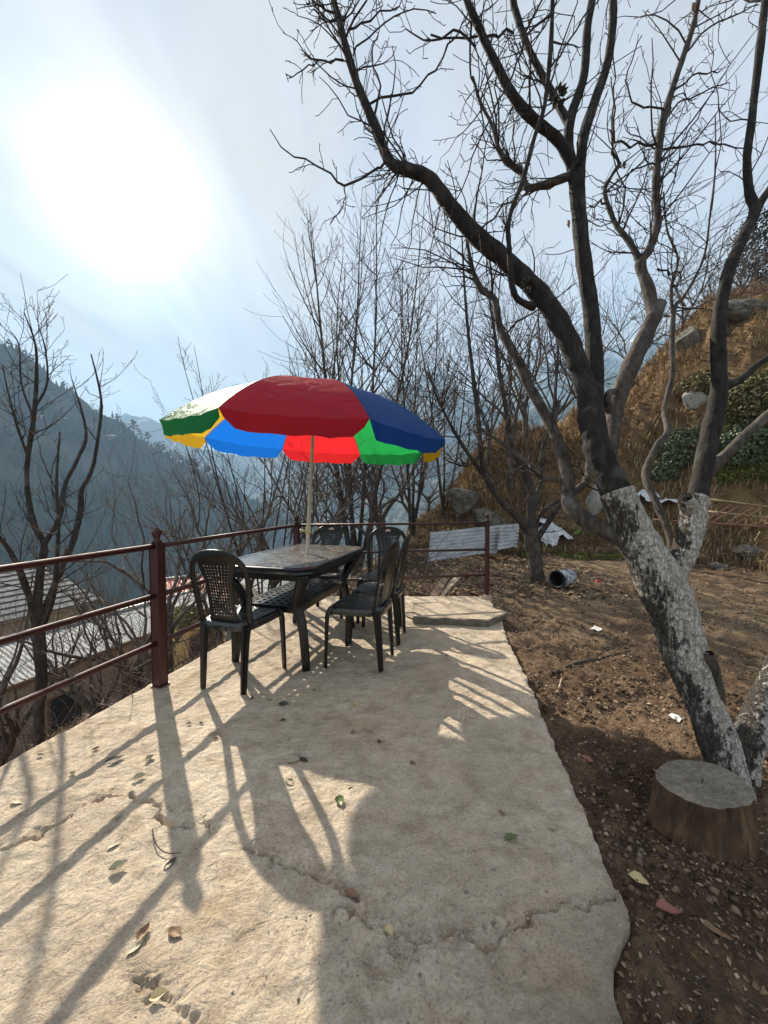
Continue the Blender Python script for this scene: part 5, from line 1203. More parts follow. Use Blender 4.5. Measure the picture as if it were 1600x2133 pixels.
# ---- generated orchard trees
def orchard(x, y, label, seed, ht=0.7, r=0.07, limbs=4, LL=1.8, shoots=10, SL=1.1, spread=0.9, bark=None, rmin=0.003, lean=(0, 0), z=None, name='orchard_tree', twl=1, twig=None, dens=1.0):
    gz = ground_z(x, y) if z is None else z; root = empty(name, (x, y, gz - 0.04)); tag(root, label, 'tree', 'bare orchard trees')
    R = random.Random(seed); T = Tubes(); W = Tubes()
    r *= 0.78; t = grow(R, (0, 0, 0), (lean[0], lean[1], 1), ht, 6, 0.06, 0.05); T.add(t, taper(r * 1.25, r, 6), 8)
    a0 = R.random() * 6.28
    for i in range(limbs):
        a = a0 + 6.283 * i / limbs + R.uniform(-0.4, 0.4); s = spread * R.uniform(0.7, 1.2); d = (math.cos(a) * s, math.sin(a) * s, 1.0); m = vlen(d); d = tuple(q / m for q in d)
        k = R.randint(4, 6); n = 9; l = LL * R.uniform(0.75, 1.15)
        P = grow(R, t[k], d, l, n, 0.17, 0.07); rr = taper(r * 0.72, rmin * 2.2, n, 0.8); T.add(P, rr, 6)
        for j in range(2):
            i2 = R.randint(2, 5); P2 = grow(R, P[i2], shoot(R, P, i2, R.uniform(0.5, 0.95)), l * 0.65, 7, 0.18, 0.08); r2 = taper(rr[i2] * 0.7, rmin * 1.6, 7); T.add(P2, r2, 5)
            twiggy(W, R, P2, r2, int(shoots * 0.7 * dens), SL * 0.8, twl, 0.13, 0.16, rmin, start=0.1)
        twiggy(W, R, P, rr, int(shoots * dens), SL, twl, 0.13, 0.17, rmin, start=0.15)
    T.build('trunk', bark or M_BARKB, root, 0.15); tag(W.build('twigs', twig or M_TWIG, root), kind='stuff')
    return root

# the left foreground tree, traced
def left_tree():
    base = at(78, 1560, 3.5); O = Vector((base.x, base.y, ground_z(base.x, base.y) - 0.05)); root = empty('orchard_tree', O)
    tag(root, 'tall bare tree with grey trunk rising below the railing at the left edge', 'tree')
    R = random.Random(21); T = Tubes(); B = Tubes(); W = Tubes()
    def put(X, pts, k=9, n=4, seed=1):
        P, r = pxlimb(pts, n); r = [x * 0.86 for x in r]; P = [(p[0] - O.x, p[1] - O.y, p[2] - O.z) for p in P]; thick(X, P, r, k, seed, 0.08); return P, r
    b2 = O + Vector((0, 0, 0)); pb = (78, 1034 + (H - O.z) * F_PX / 3.5)
    put(T, [(pb[0], pb[1] + 10, 38, 3.5), (82, 1560, 30, 3.5), (80, 1500, 27, 3.5), (84, 1450, 27, 3.5)], 12)
    put(B, [(84, 1460, 27, 3.5), (86, 1400, 28, 3.5), (82, 1330, 33, 3.5), (78, 1280, 34, 3.5), (72, 1250, 30, 3.5)], 12)
    lims = [[(74, 1290, 22, 3.5), (55, 1225, 18, 3.4), (35, 1175, 16, 3.3), (8, 1130, 13, 3.2), (-30, 1090, 10, 3.1)],
            [(76, 1270, 24, 3.5), (84, 1190, 20, 3.5), (92, 1135, 19, 3.5), (68, 1085, 16, 3.5), (56, 1000, 13, 3.5), (60, 935, 12, 3.5), (70, 875, 12, 3.5), (76, 800, 9, 3.5), (74, 720, 6, 3.5), (50, 650, 3, 3.5)],
            [(92, 1135, 14, 3.5), (125, 1075, 13, 3.6), (135, 1010, 11, 3.7), (160, 960, 9, 3.8), (180, 900, 7, 3.9), (150, 790, 3, 3.9)],
            [(86, 1300, 22, 3.5), (105, 1240, 18, 3.6), (130, 1180, 16, 3.7), (155, 1120, 15, 3.8), (168, 1060, 14, 3.9), (170, 1020, 12, 3.9), (192, 978, 10, 3.9), (206, 900, 8, 3.9), (211, 830, 6, 3.9), (190, 738, 3, 3.9)],
            [(84, 1320, 16, 3.5), (110, 1250, 13, 3.3), (118, 1180, 12, 3.2), (122, 1090, 9, 3.1), (118, 1000, 7, 3.1), (125, 900, 4, 3.1)],
            [(62, 960, 8, 3.5), (40, 900, 7, 3.4), (20, 830, 5, 3.3), (5, 760, 3, 3.3)],
            [(72, 850, 7, 3.5), (98, 800, 6, 3.5), (95, 730, 4, 3.5), (84, 690, 2.5, 3.5)],
            [(70, 870, 7, 3.5), (45, 800, 5, 3.5), (40, 720, 4, 3.5), (22, 690, 2.5, 3.5)]]
    for q, l in enumerate(lims):
        P, r = put(B, l, 8, 4, q); twiggy(W, R, P, r, 11, 0.62, 1, 0.13, 0.13, 0.0018, start=0.1)
    T.build('trunk', M_BARK2, root, 0.08, 0.25); B.build('limb', M_BARKD, root, 0.08, 0.25); tag(W.build('twigs', M_TWIG, root), kind='stuff')
left_tree()

def pos(px, depth): return ((px - CX) / F_PX * depth, depth)
OT = [  # px, depth, label, kwargs
    (-60, 4.2, 'leaning dark tree whose limbs enter at the left frame edge', dict(ht=0.9, r=0.09, LL=1.9, limbs=4, shoots=9, SL=0.9, lean=(0.3, 0))),
    (190, 4.6, 'low brushy tree just beyond the long railing left of the near post', dict(ht=0.5, r=0.05, LL=1.7, limbs=6, shoots=10, SL=0.8, spread=1.3)),
    (245, 5.6, 'spreading bare tree behind the near post', dict(ht=0.8, r=0.06, LL=2.0, limbs=5, shoots=11, SL=0.9, spread=1.1)),
    (345, 5.2, 'bare tree with upright whips right of the near post', dict(ht=0.9, r=0.055, LL=2.2, limbs=4, shoots=11, SL=1.0, spread=0.6)),
    (420, 7.2, 'bare tree seen just left of the parasol', dict(ht=1.1, r=0.07, LL=2.7, limbs=5, shoots=11, SL=1.2)),
    (300, 8.5, 'bare tree in front of the red roof', dict(ht=1.0, r=0.07, LL=2.6, limbs=5, shoots=10, SL=1.2)),
    (490, 8.2, 'crooked dark tree below the blue parasol panel', dict(ht=1.6, r=0.085, LL=2.9, limbs=4, shoots=11, SL=1.3, spread=1.1)),
    (560, 7.0, 'slender tree left of the corner post', dict(ht=1.2, r=0.06, LL=2.9, limbs=4, shoots=12, SL=1.3, spread=0.7)),
    (600, 9.5, 'tangled tree behind the corner post', dict(ht=1.6, r=0.085, LL=3.0, limbs=5, shoots=11, SL=1.4)),
    (655, 8.0, 'bare tree right behind the parasol pole', dict(ht=1.4, r=0.07, LL=2.9, limbs=4, shoots=11, SL=1.3, spread=0.8)),
    (700, 10.5, 'thin straight tree right of the parasol pole', dict(ht=1.8, r=0.08, LL=3.0, limbs=4, shoots=10, SL=1.4, spread=0.5)),
    (770, 8.8, 'bare tree behind the green parasol panel', dict(ht=1.5, r=0.08, LL=2.6, limbs=4, shoots=10, SL=1.3, spread=0.9)),
    (822, 10.0, 'thick twisted dark trunk under the right parasol rim', dict(ht=1.5, r=0.14, LL=2.8, limbs=4, shoots=10, SL=1.2, spread=0.8, lean=(-0.2, 0))),
    (848, 11.2, 'forked dark tree next to the thick twisted trunk', dict(ht=1.2, r=0.10, LL=2.8, limbs=4, shoots=10, SL=1.3, spread=0.6)),
    (893, 12.6, 'small bare tree alone on the hazy terrace edge', dict(ht=0.75, r=0.06, LL=1.5, limbs=5, shoots=10, SL=0.7, spread=0.9)),
    (1012, 10.2, 'dark bare tree on the bank left of the small pale trunked tree', dict(ht=1.0, r=0.07, LL=2.9, limbs=4, shoots=12, SL=1.5, spread=0.6)),
    (1062, 9.6, 'tall dark tree directly behind the small pale trunked tree', dict(ht=1.6, r=0.08, LL=3.0, limbs=4, shoots=12, SL=1.5, spread=0.45)),
    (1092, 11.0, 'upright dark tree right of the tall dark one on the bank', dict(ht=1.4, r=0.08, LL=3.2, limbs=4, shoots=12, SL=1.5, spread=0.5)),
    (1150, 10.4, 'bare tree on the bank behind the low crooked limb', dict(ht=1.2, r=0.07, LL=2.8, limbs=5, shoots=12, SL=1.4, spread=0.7)),
    (1205, 12.2, 'pale bare tree on the bank between the main limbs', dict(ht=1.0, r=0.07, LL=2.8, limbs=5, shoots=12, SL=1.4, spread=0.8, bark=M_BARK2)),
    (1310, 12.6, 'twiggy tree on the skyline right of the central limbs', dict(ht=0.8, r=0.06, LL=2.6, limbs=5, shoots=12, SL=1.3, spread=0.8)),
    (1405, 13.2, 'thin twiggy tree on the skyline behind the thin pale limb', dict(ht=0.9, r=0.06, LL=2.6, limbs=5, shoots=11, SL=1.3, spread=0.8)),
    (1530, 15.0, 'bare bush on top of the bank near the right edge', dict(ht=0.4, r=0.05, LL=1.7, limbs=6, shoots=10, SL=0.9, spread=0.9)),
    (1470, 15.0, 'little bare bush on the bank crest beside the right limb', dict(ht=0.3, r=0.04, LL=1.4, limbs=6, shoots=9, SL=0.7, spread=0.9)),
]
for i, (px, d, lab, kw) in enumerate(OT):
    x, y = pos(px, d); orchard(x, y, lab, 100 + i, rmin=0.0009 + 0.00024 * d, dens=0.6, twig=M_TWIGR if i % 3 == 1 else M_TWIGB, **kw)

# ---- tall fine-branched trees behind the parasol
def whip_tree(px, depth, py_top, label, seed, leaders, r=0.09, spread=0.12, side=1.0, n_side=16):
    x, y = pos(px, depth); gz = ground_z(x, y); top = at(px, py_top, depth).z; h = top - gz
    root = empty('whip_tree', (x, y, gz - 0.05)); tag(root, label, 'tree', 'tall fine branched trees')
    R = random.Random(seed); T = Tubes(); W = Tubes()
    rm = 0.0014 + 0.00030 * depth
    for q in range(leaders):
        dx = spread * (q - (leaders - 1) / 2) * 1.6 + R.uniform(-0.04, 0.04); hh = h * R.uniform(0.82, 1.0) if q else h
        P = grow(R, (0, 0, 0), (dx * 0.9, R.uniform(-0.15, 0.15), 1), hh, 18, 0.030, 0.03); rr = taper(r * (1 if q == 0 else 0.75), rm, 18, 0.85); T.add(P, rr, 7)
        for s in range(n_side):
            f = 0.28 + 0.68 * (s + R.random()) / n_side; i = int(f * 18); l = side * h * 0.36 * (1.05 - f) + 0.45
            a = R.random() * 6.283; ex = 0.75; d = (math.cos(a) * ex, math.sin(a) * ex, 0.55)
            C = grow(R, P[i], d, l * R.uniform(0.75, 1.2), 8, 0.06, 0.13); rc = taper(min(rr[i] * 0.6, 0.012 + 0.006 * l), rm, 8); W.add(C, rc, 4)
            twiggy(W, R, C, rc, R.randint(6, 9), l * 0.42, 0, 0.08, 0.13, rm * 0.9, start=0.15, spur=False)
    T.build('trunk', M_BARKD, root, 0.1); tag(W.build('twigs', M_TWIGB, root), kind='stuff')
whip_tree(742, 9.4, 385, 'tallest fine branched bare tree rising behind the parasol', 61, 5, 0.085, 0.075, 1.1, 24)
whip_tree(860, 9.8, 520, 'tall slim bare tree right of the parasol top', 62, 3, 0.055, 0.11, 0.95, 18)
whip_tree(655, 11.0, 640, 'slim bare tree showing above the left of the red parasol panel', 63, 3, 0.045, 0.08, 0.8, 14)
whip_tree(548, 8.0, 672, 'cluster of thin upright whips above the left shoulder of the parasol', 64, 7, 0.034, 0.075, 0.42, 8)
whip_tree(925, 10.2, 610, 'slim bare tree between parasol and small pale trunked tree', 65, 3, 0.045, 0.11, 0.9, 14)

# ------------------------------------------------------------------ small growth and litter (uncountable)
def tinted(name, V, Fq, tint_pf, mat, label, cat, smooth=False):
    me = mesh_np(name, V, Fq, smooth); a = me.attributes.new('tint', 'FLOAT', 'FACE'); a.data.foreach_set('value', np.asarray(tint_pf, np.float32))
    o = link(name, me, mat); tag(o, label, cat, kind='stuff'); return o
rs = np.random.RandomState(12)
def flakes(name, X, Y, size, mat, label, cat, lift=0.006, zf=None, tilt=0.5):
    n = len(X); Z = (ground_parts(X, Y)[0] if zf is None else zf) + lift
    a = rs.rand(n) * 6.283; size = size * np.clip(np.hypot(X, Y) / 3.0, 0.62, 1.0); sz = size * (0.4 + rs.rand(n) ** 2 * 1.1); asp = 0.35 + 0.4 * rs.rand(n)
    ux, uy = np.cos(a), np.sin(a); tz1 = tilt * rs.randn(n); tz2 = tilt * rs.randn(n)
    C = np.stack([X, Y, Z + sz * 0.25 * np.abs(tz1)], -1)
    e1 = np.stack([ux, uy, tz1 * 0.6], -1) * sz[:, None]; e2 = np.stack([-uy, ux, tz2 * 0.6], -1) * (sz * asp)[:, None]
    V = np.stack([C - e1, C - e1 * 0.1 - e2 + np.array([0, 0, 0.15]) * sz[:, None], C + e1, C - e1 * 0.1 + e2 + np.array([0, 0, 0.15]) * sz[:, None]], 1).reshape(-1, 3)
    i = np.arange(n)[:, None] * 4; F3 = np.concatenate([i + np.array([0, 1, 2]), i + np.array([0, 2, 3])], 1).reshape(-1, 3)
    t = np.repeat(rs.rand(n), 2)
    return tinted(name, V, F3, t, mat, label, cat)
# soil litter right of the pad
n = 22000; Y = 0.6 + 8.2 * rs.rand(n) ** 1.5; X = rs.rand(n) * (Y * 1.25 + 0.8 - slab_x(Y)[1]) + slab_x(Y)[1] + 0.015
keep = (fbm(X * 1.4, Y * 1.4, 3, 90) + 0.35 * rs.rand(n) > -0.02); flakes('leaf_litter', X[keep], Y[keep], 0.0115, M_LITTER, 'brown leaf litter strewn over the dark soil right of the pad', 'leaf litter')
n = 9000; Y = 4.7 + 5 * rs.rand(n) ** 1.2; X = -1.0 + rs.rand(n) * 4.5; flakes('leaf_litter', X, Y, 0.032, M_LITTER, 'rusty leaf litter on the slope beyond the far rail', 'leaf litter')
n = 12000; dd = 0.05 + 5 * rs.rand(n) ** 1.3; tt = -2.5 + 11 * rs.rand(n); X = -1.53 + UX * tt - UY * dd; Y = 2.46 + UY * tt + UX * dd; flakes('leaf_litter', X, Y, 0.030, M_LITTER, 'dead leaves on the lower terrace left of the pad', 'leaf litter')
# pebbles and crumbs
def pebbles(name, X, Y, Z, size, label):
    n = len(X); s = size * (0.35 + rs.rand(n) ** 2 * 1.1)
    base = np.array([[1, 0, 0], [-1, 0, 0], [0, 1, 0], [0, -1, 0], [0, 0, 0.8], [0, 0, -0.8]], float)
    fc = np.array([[0, 2, 4], [2, 1, 4], [1, 3, 4], [3, 0, 4], [2, 0, 5], [1, 2, 5], [3, 1, 5], [0, 3, 5]])
    V = (np.stack([X, Y, Z], -1)[:, None, :] + base[None] * s[:, None, None] * (0.6 + 0.7 * rs.rand(n, 6, 1))).reshape(-1, 3)
    Fq = (fc[None] + np.arange(n)[:, None, None] * 6).reshape(-1, 3)
    tinted(name, V, Fq, np.repeat(rs.rand(n), 8), M_PEB, label, 'gravel', True)
n = 260; X = 0.12 + 0.26 * rs.randn(n); Y = 1.0 + 0.10 * rs.randn(n) + 0.12 * (X - 0.1); k = (X < slab_x(Y)[1] - 0.02); _m = M_PEB; M_PEB = litter_mat('concrete_crumbs', [(0.0, (0.22, 0.18, 0.135)), (0.5, (0.36, 0.31, 0.245)), (1.0, (0.50, 0.44, 0.36))], 0.9)
pebbles('gravel', X[k], Y[k], np.full(k.sum(), -0.0015), 0.0060, 'loose gravel in the broken concrete near the camera'); M_CRUMB = M_PEB; M_PEB = _m
n = 800; Y = 0.7 + 3.5 * rs.rand(n) ** 1.6; X = slab_x(Y)[1] + 0.01 + np.abs(rs.randn(n)) * 0.5; pebbles('gravel', X, Y, ground_parts(X, Y)[0] + 0.001, 0.0055, 'small stones scattered in the soil along the pad edge')
n = 900; Y = 0.75 + 3.6 * rs.rand(n) ** 1.3; X = slab_x(Y)[0] + rs.rand(n) * (slab_x(Y)[1] - slab_x(Y)[0]); _m = M_PEB; M_PEB = M_CRUMB; pebbles('gravel', X, Y, np.full(n, -0.0005), 0.0024, 'grit scattered over the concrete pad'); M_PEB = _m
n = 14000; Y = 0.6 + 5.5 * rs.rand(n) ** 1.5; X = slab_x(Y)[1] + 0.01 + rs.rand(n) * (Y * 1.2 + 0.3)
k = fbm(X * 2.1, Y * 2.1, 3, 91) > -0.05; X, Y = X[k], Y[k]
_m = M_PEB; M_PEB = litter_mat('soil_clods', [(0.0, (0.05, 0.032, 0.021)), (0.6, (0.13, 0.09, 0.058)), (1.0, (0.26, 0.19, 0.125))], 0.95)
pebbles('soil_clods', X, Y, ground_parts(X, Y)[0] + 0.003, 0.013, 'crumbly clods of dark soil right of the pad'); M_PEB = _m
# twigs on the soil
T = Tubes(); R = random.Random(77)
for i in range(700):
    y = 0.8 + 7.5 * R.random() ** 1.5; x = float(slab_x(np.array(y))[1]) + 0.05 + R.random() * (y * 1.1); z = ground_z(x, y) + 0.008
    a = R.random() * 6.28; T.add(grow(R, (x, y, z), (math.cos(a), math.sin(a), 0.05), R.uniform(0.03, 0.16), 3, 0.12, -0.01), [0.0018, 0.0018, 0.0015, 0.001], 3)
o = T.build('twig_litter', M_BARK2); tag(o, 'thin broken twigs littering the soil', 'twigs', kind='stuff')
# grass
def blades(name, X, Y, L, mat, label, cat, lean=0.5, wid=0.004, zoff=0.0, hang=0.0):
    n = len(X); Z = ground_parts(X, Y)[0] + zoff; l = L * (0.5 + 0.8 * rs.rand(n)); a = rs.rand(n) * 6.283
    dx, dy = np.cos(a) * lean, np.sin(a) * lean - hang; w = wid * (0.6 + 0.8 * rs.rand(n))
    sx, sy = np.cos(a + 1.57), np.sin(a + 1.57)
    P0 = np.stack([X, Y, Z], -1); s3 = np.stack([sx, sy, 0 * sx], -1) * w[:, None]
    P1 = P0 + np.stack([dx * 0.35, dy * 0.35, np.ones(n) * 0.6], -1) * l[:, None]; P2 = P0 + np.stack([dx * 1.1, dy * 1.1, np.ones(n) * (0.85 - 0.9 * hang)], -1) * l[:, None]
    V = np.stack([P0 - s3, P0 + s3, P1 - s3 * 0.8, P1 + s3 * 0.8, P2], 1).reshape(-1, 3)
    i = np.arange(n)[:, None] * 5; F3 = np.concatenate([i + np.array([0, 1, 3]), i + np.array([0, 3, 2]), i + np.array([2, 3, 4])], 1).reshape(-1, 3)
    return tinted(name, V, F3, np.repeat(rs.rand(n), 3), mat, label, cat)
def bank_pts(n, t0, t1, s0, s1):
    t = t0 + (t1 - t0) * rs.rand(n); s = s0 + (s1 - s0) * rs.rand(n); yb, yc = np.interp(t, TX, YB), np.interp(t, TX, YC); y = yb + s * (yc - yb); return t * y, y
X, Y = bank_pts(42000, 0.06, 1.3, -0.02, 1.0); k = fbm(X * 0.9, Y * 0.9, 3, 55) > -0.12; blades('dry_grass', X[k], Y[k], 0.27, M_DRYG, 'golden dry grass covering the bank', 'grass', 0.7, 0.008, 0, 0.35)
X, Y = bank_pts(9000, 0.86, 1.1, 0.12, 0.22); blades('green_grass', X, Y, 0.26, M_GREENG, 'long green grass hanging on the bank at right', 'grass', 0.7, 0.006, 0, 0.5)
X, Y = bank_pts(4500, 0.36, 0.66, -0.07, 0.02); k = fbm(X * 1.7, Y * 1.7, 3, 15) > 0.05; blades('green_grass', X[k], Y[k], 0.09, M_GREENG, 'short green grass at the foot of the bank beyond the tin', 'grass', 0.6, 0.005)
X, Y = bank_pts(5000, 0.44, 0.62, -0.02, 0.10); k = fbm(X * 1.7, Y * 1.7, 3, 16) > 0.0; blades('dry_grass', X[k], Y[k], 0.26, M_DRYG, 'tufts of straw coloured grass beside the white sacks', 'grass', 0.6, 0.005, 0, 0.2)
n = 5000; dd = 0.3 + 5 * rs.rand(n); tt = -2 + 11 * rs.rand(n); X = -1.53 + UX * tt - UY * dd; Y = 2.46 + UY * tt + UX * dd; blades('dry_grass', X, Y, 0.14, M_DRYG, 'sparse dry grass on the lower terrace', 'grass', 0.7, 0.004)
# bank litter
X, Y = bank_pts(16000, 0.1, 1.3, -0.05, 0.9); flakes('leaf_litter', X, Y, 0.035, M_LITTER, 'dead leaves caught in the dry grass of the bank', 'leaf litter', 0.03)
# brambles: arching dead stems
T = Tubes(); R = random.Random(31)
def bramble(T, n, t0, t1, s0, s1, L, r=0.006):
    X, Y = bank_pts(n, t0, t1, s0, s1); Z = ground_parts(X, Y)[0]
    for x, y, z in zip(X, Y, Z):
        a = R.random() * 6.28; P = grow(R, (x, y, z), (math.cos(a) * 0.7, math.sin(a) * 0.7 - 0.3, 0.8), L * R.uniform(0.5, 1.3), 7, 0.12, -0.10); T.add(P, taper(r, r * 0.5, 7), 3)
bramble(T, 900, 0.10, 0.42, 0.1, 1.0, 0.7); bramble(T, 1300, 0.5, 1.1, 0.25, 1.0, 0.8); bramble(T, 300, 0.3, 0.7, 0.0, 0.3, 0.5)
o = T.build('dead_brambles', M_TWIGR); tag(o, 'tangled dead bramble stems over the bank', 'brambles', kind='stuff')
T = Tubes()
for i in range(900):
    dd = 0.25 + 3.2 * R.random(); tt = -1.6 + 9.5 * R.random(); x = -1.53 + UX * tt - UY * dd; y = 2.46 + UY * tt + UX * dd; z = ground_z(x, y)
    a = R.random() * 6.28; P = grow(R, (x, y, z), (math.cos(a), math.sin(a), R.uniform(0.3, 1.6)), R.uniform(0.4, 1.3), 7, 0.16, 0.0); T.add(P, taper(R.uniform(0.003, 0.008), 0.002, 7), 3)
o = T.build('dead_brambles', M_TWIGR); tag(o, 'tangled bare brushwood below the long railing', 'brushwood', kind='stuff')
T = Tubes()
for i in range(260):
    x = -1.1 + 2.0 * R.random(); y = 5.0 + 3.0 * R.random(); z = ground_z(x, y); a = R.random() * 6.28
    P = grow(R, (x, y, z), (math.cos(a), math.sin(a), R.uniform(0.2, 1.2)), R.uniform(0.4, 1.2), 7, 0.17, -0.02); T.add(P, taper(R.uniform(0.004, 0.010), 0.002, 7), 3)
o = T.build('dead_brambles', M_BARK2); tag(o, 'pale dead branches heaped beyond the far rail behind the chairs', 'brushwood', kind='stuff')
# ivy bush and dark leafy growth on the bank
def leafbush(name, c, size, n, ls, mat, label, seed):
    r = np.random.RandomState(seed); d = r.randn(n, 3); d /= np.linalg.norm(d, axis=1)[:, None]; rad = 0.55 + 0.45 * r.rand(n) ** 0.5
    lump = 1 + 0.5 * fbm(d[:, 0] * 2 + 5, d[:, 2] * 2 + d[:, 1], 3, seed)
    P = np.array(c) + d * (rad * lump)[:, None] * np.array(size)
    a = r.randn(n, 3); a /= np.linalg.norm(a, axis=1)[:, None]; b_ = np.cross(a, d + 0.4 * r.randn(n, 3)); b_ /= np.linalg.norm(b_, axis=1)[:, None] + 1e-9
    s = ls * (0.6 + 0.7 * r.rand(n))[:, None]
    V = np.stack([P - a * s, P - b_ * s * 0.7, P + a * s, P + b_ * s * 0.7], 1).reshape(-1, 3)
    i = np.arange(n)[:, None] * 4; F3 = np.concatenate([i + np.array([0, 1, 2]), i + np.array([0, 2, 3])], 1).reshape(-1, 3)
    root = empty(name, tuple(c)); tag(root, label, 'bush', 'leafy bushes on the bank')
    me = mesh_np('foliage', V - np.array(c), F3, False); at_ = me.attributes.new('tint', 'FLOAT', 'FACE'); at_.data.foreach_set('value', np.repeat(r.rand(n), 2).astype(np.float32))
    tag(link('foliage', me, mat, root), kind='stuff')
    T = Tubes(); R = random.Random(seed)
    for q in range(14): T.add(grow(R, (R.gauss(0, 0.1), R.gauss(0, 0.1), -size[2] * 0.8), (R.gauss(0, 0.5), R.gauss(0, 0.5), 1), size[2] * 1.4, 5, 0.12, 0.02), taper(0.012, 0.004, 5), 4)
    T.build('stems', M_TWIG, root)
def bush_at(px, py, d, size, n, ls, mat, label, seed, name='ivy_bush'):
    p = hit(px, py + 10) if d < 17 and px > 800 else at(px, py, d); leafbush(name, (p.x, p.y, p.z), size, n, ls, mat, label, seed)
bush_at(1420, 935, 8.9, (0.50, 0.40, 0.62), 4200, 0.030, M_IVY, 'ivy covered bush between the thin limb and the right limb', 3)
bush_at(1380, 985, 8.7, (0.42, 0.35, 0.35), 2200, 0.028, M_IVY, 'low ivy growth left of the ivy covered bush', 4)
bush_at(1570, 840, 9.2, (0.65, 0.5, 0.65), 4200, 0.034, M_OLIVE, 'olive brown leafy bush high on the bank at the right edge', 5, 'leafy_bush')
bush_at(1560, 930, 8.7, (0.6, 0.4, 0.5), 3200, 0.034, M_IVY, 'dark ivy hanging on the bank behind the rightmost limb', 6)
bush_at(1470, 800, 10.6, (0.45, 0.4, 0.35), 1600, 0.034, M_OLIVE, 'small yellowish bush behind the fork of the right limb', 7, 'leafy_bush')
bush_at(1585, 520, 17.5, (1.1, 1.0, 1.7), 3800, 0.055, M_PINE, 'grey green evergreen tree on the hilltop at the right edge', 8, 'evergreen_tree')
bush_at(372, 1288, 9.0, (0.55, 0.5, 0.28), 1800, 0.04, M_GREENG, 'yellow green bush by the houses seen behind the nearest chair', 9, 'leafy_bush')

# ------------------------------------------------------------------ houses below
def house(name, corners, zr, zg, rise, label, wallm, roofm, seed, windows=2, corr=True):
    """corners: eave corners A,B (towards the viewer) and C,D (away) as (x,y); roof is a single slope rising from AB to DC"""
    A, B, C, D = [Vector((x, y)) for x, y in corners]
    root = empty(name, ((A.x + C.x) / 2, (A.y + C.y) / 2, zg)); tag(root, label, 'house', 'houses below the terrace'); O = root.location
    ins = 0.25; cen = (A + B + C + D) / 4
    P = [q + (cen - q).normalized() * ins for q in (A, B, C, D)]
    b = MB(); zt = [zr - 0.06, zr - 0.06, zr + rise - 0.06, zr + rise - 0.06]
    b.add([(q.x - O.x, q.y - O.y, 0) for q in P] + [(q.x - O.x, q.y - O.y, z - O.z) for q, z in zip(P, zt)], [(0, 1, 5, 4), (1, 2, 6, 5), (2, 3, 7, 6), (3, 0, 4, 7), (4, 5, 6, 7)])
    b.build('wall', wallm, root)
    V3 = lambda q, z: Vector((q.x, q.y, z)) - O
    L = (D - A).length
    if corr:
        r = corrugated('roof', [V3(A, zr), V3(D, zr + rise), V3(C, zr + rise), V3(B, zr)], max(4, int((B - A).length / 0.11)), 0.008, roofm, None, None, 5, 0.02, 0.01, parent=root)
    else:
        r = empty('roof'); r.parent = root; nrow = 9
        for q in range(nrow):
            t0, t1 = q / nrow, (q + 1.25) / nrow
            a, bb = A.lerp(D, t0), B.lerp(C, t0); c, dd_ = B.lerp(C, t1), A.lerp(D, t1); z0, z1 = zr + rise * t0 + 0.06, zr + rise * t1
            vv = [V3(a, z0), V3(bb, z0), V3(c, z1), V3(dd_, z1)]; vv += [v - Vector((0, 0, 0.05)) for v in vv]
            MB().add(vv, [(0, 1, 2, 3), (7, 6, 5, 4), (0, 4, 5, 1), (1, 5, 6, 2), (2, 6, 7, 3), (3, 7, 4, 0)]).build('slate_course', roofm, r)
    MB().rod(V3(A, zr - 0.05), V3(B, zr - 0.05), 0.06, 6).build('eave_beam', M_FRAME, root)
    MB().rod(V3(D, zr + rise + 0.02), V3(C, zr + rise + 0.02), 0.07, 6).build('ridge_cap', M_GALV, root)
    ab = (P[1] - P[0]); nrm = Vector((ab.y, -ab.x)).normalized()
    for w in range(windows):
        c = P[0].lerp(P[1], (w + 0.5) / windows) + nrm * 0.01; u = ab.normalized(); zc = (zr + zg) / 2 + 0.2
        q = [V3(c + u * s * 0.4, zc + h * 0.5) for s, h in ((-1, -1), (1, -1), (1, 1), (-1, 1))]
        win = MB().add(q, [(0, 1, 2, 3)]).build('window', M_GLASSD, root)
        f = MB()
        for e in range(4): f.rod(q[e], q[(e + 1) % 4], 0.04, 4)
        f.build('frame', M_FRAME, win)
    return root
house('house', [(-9.6, 6.6), (-7.35, 13.6), (-8.8, 14.4), (-11.6, 7.4)], -3.25, -6.2, 0.45, 'long grey corrugated roofed house below the railing at far left', M_WALLB, M_GALV2, 1, 3)
house('house', [(-15.5, 10.6), (-12.6, 17.0), (-16.5, 18.6), (-19.0, 12.0)], -3.4, -7.0, 1.2, 'house with stepped grey slate roof and white ridge at far left', M_WALLB, M_SLATE, 2, 3, False)
house('house', [(-11.0, 18.4), (-8.2, 20.4), (-9.6, 22.6), (-12.4, 20.6)], -4.2, -8.0, 0.9, 'house with red corrugated roof behind the near post', M_WALLW, M_REDROOF, 3, 2)
house('house', [(-8.0, 15.4), (-7.2, 17.8), (-9.2, 18.6), (-10.0, 16.2)], -3.6, -7.0, 0.25, 'small yellow and white walled house behind the nearest chair', M_WALLY, M_GALV2, 4, 2)
house('house', [(-6.0, 19.0), (-4.4, 22.0), (-6.4, 23.2), (-8.0, 20.2)], -3.6, -8.0, 0.4, 'small pale tin roofed house seen left of the table', M_WALLW, M_GALV2, 5, 2)

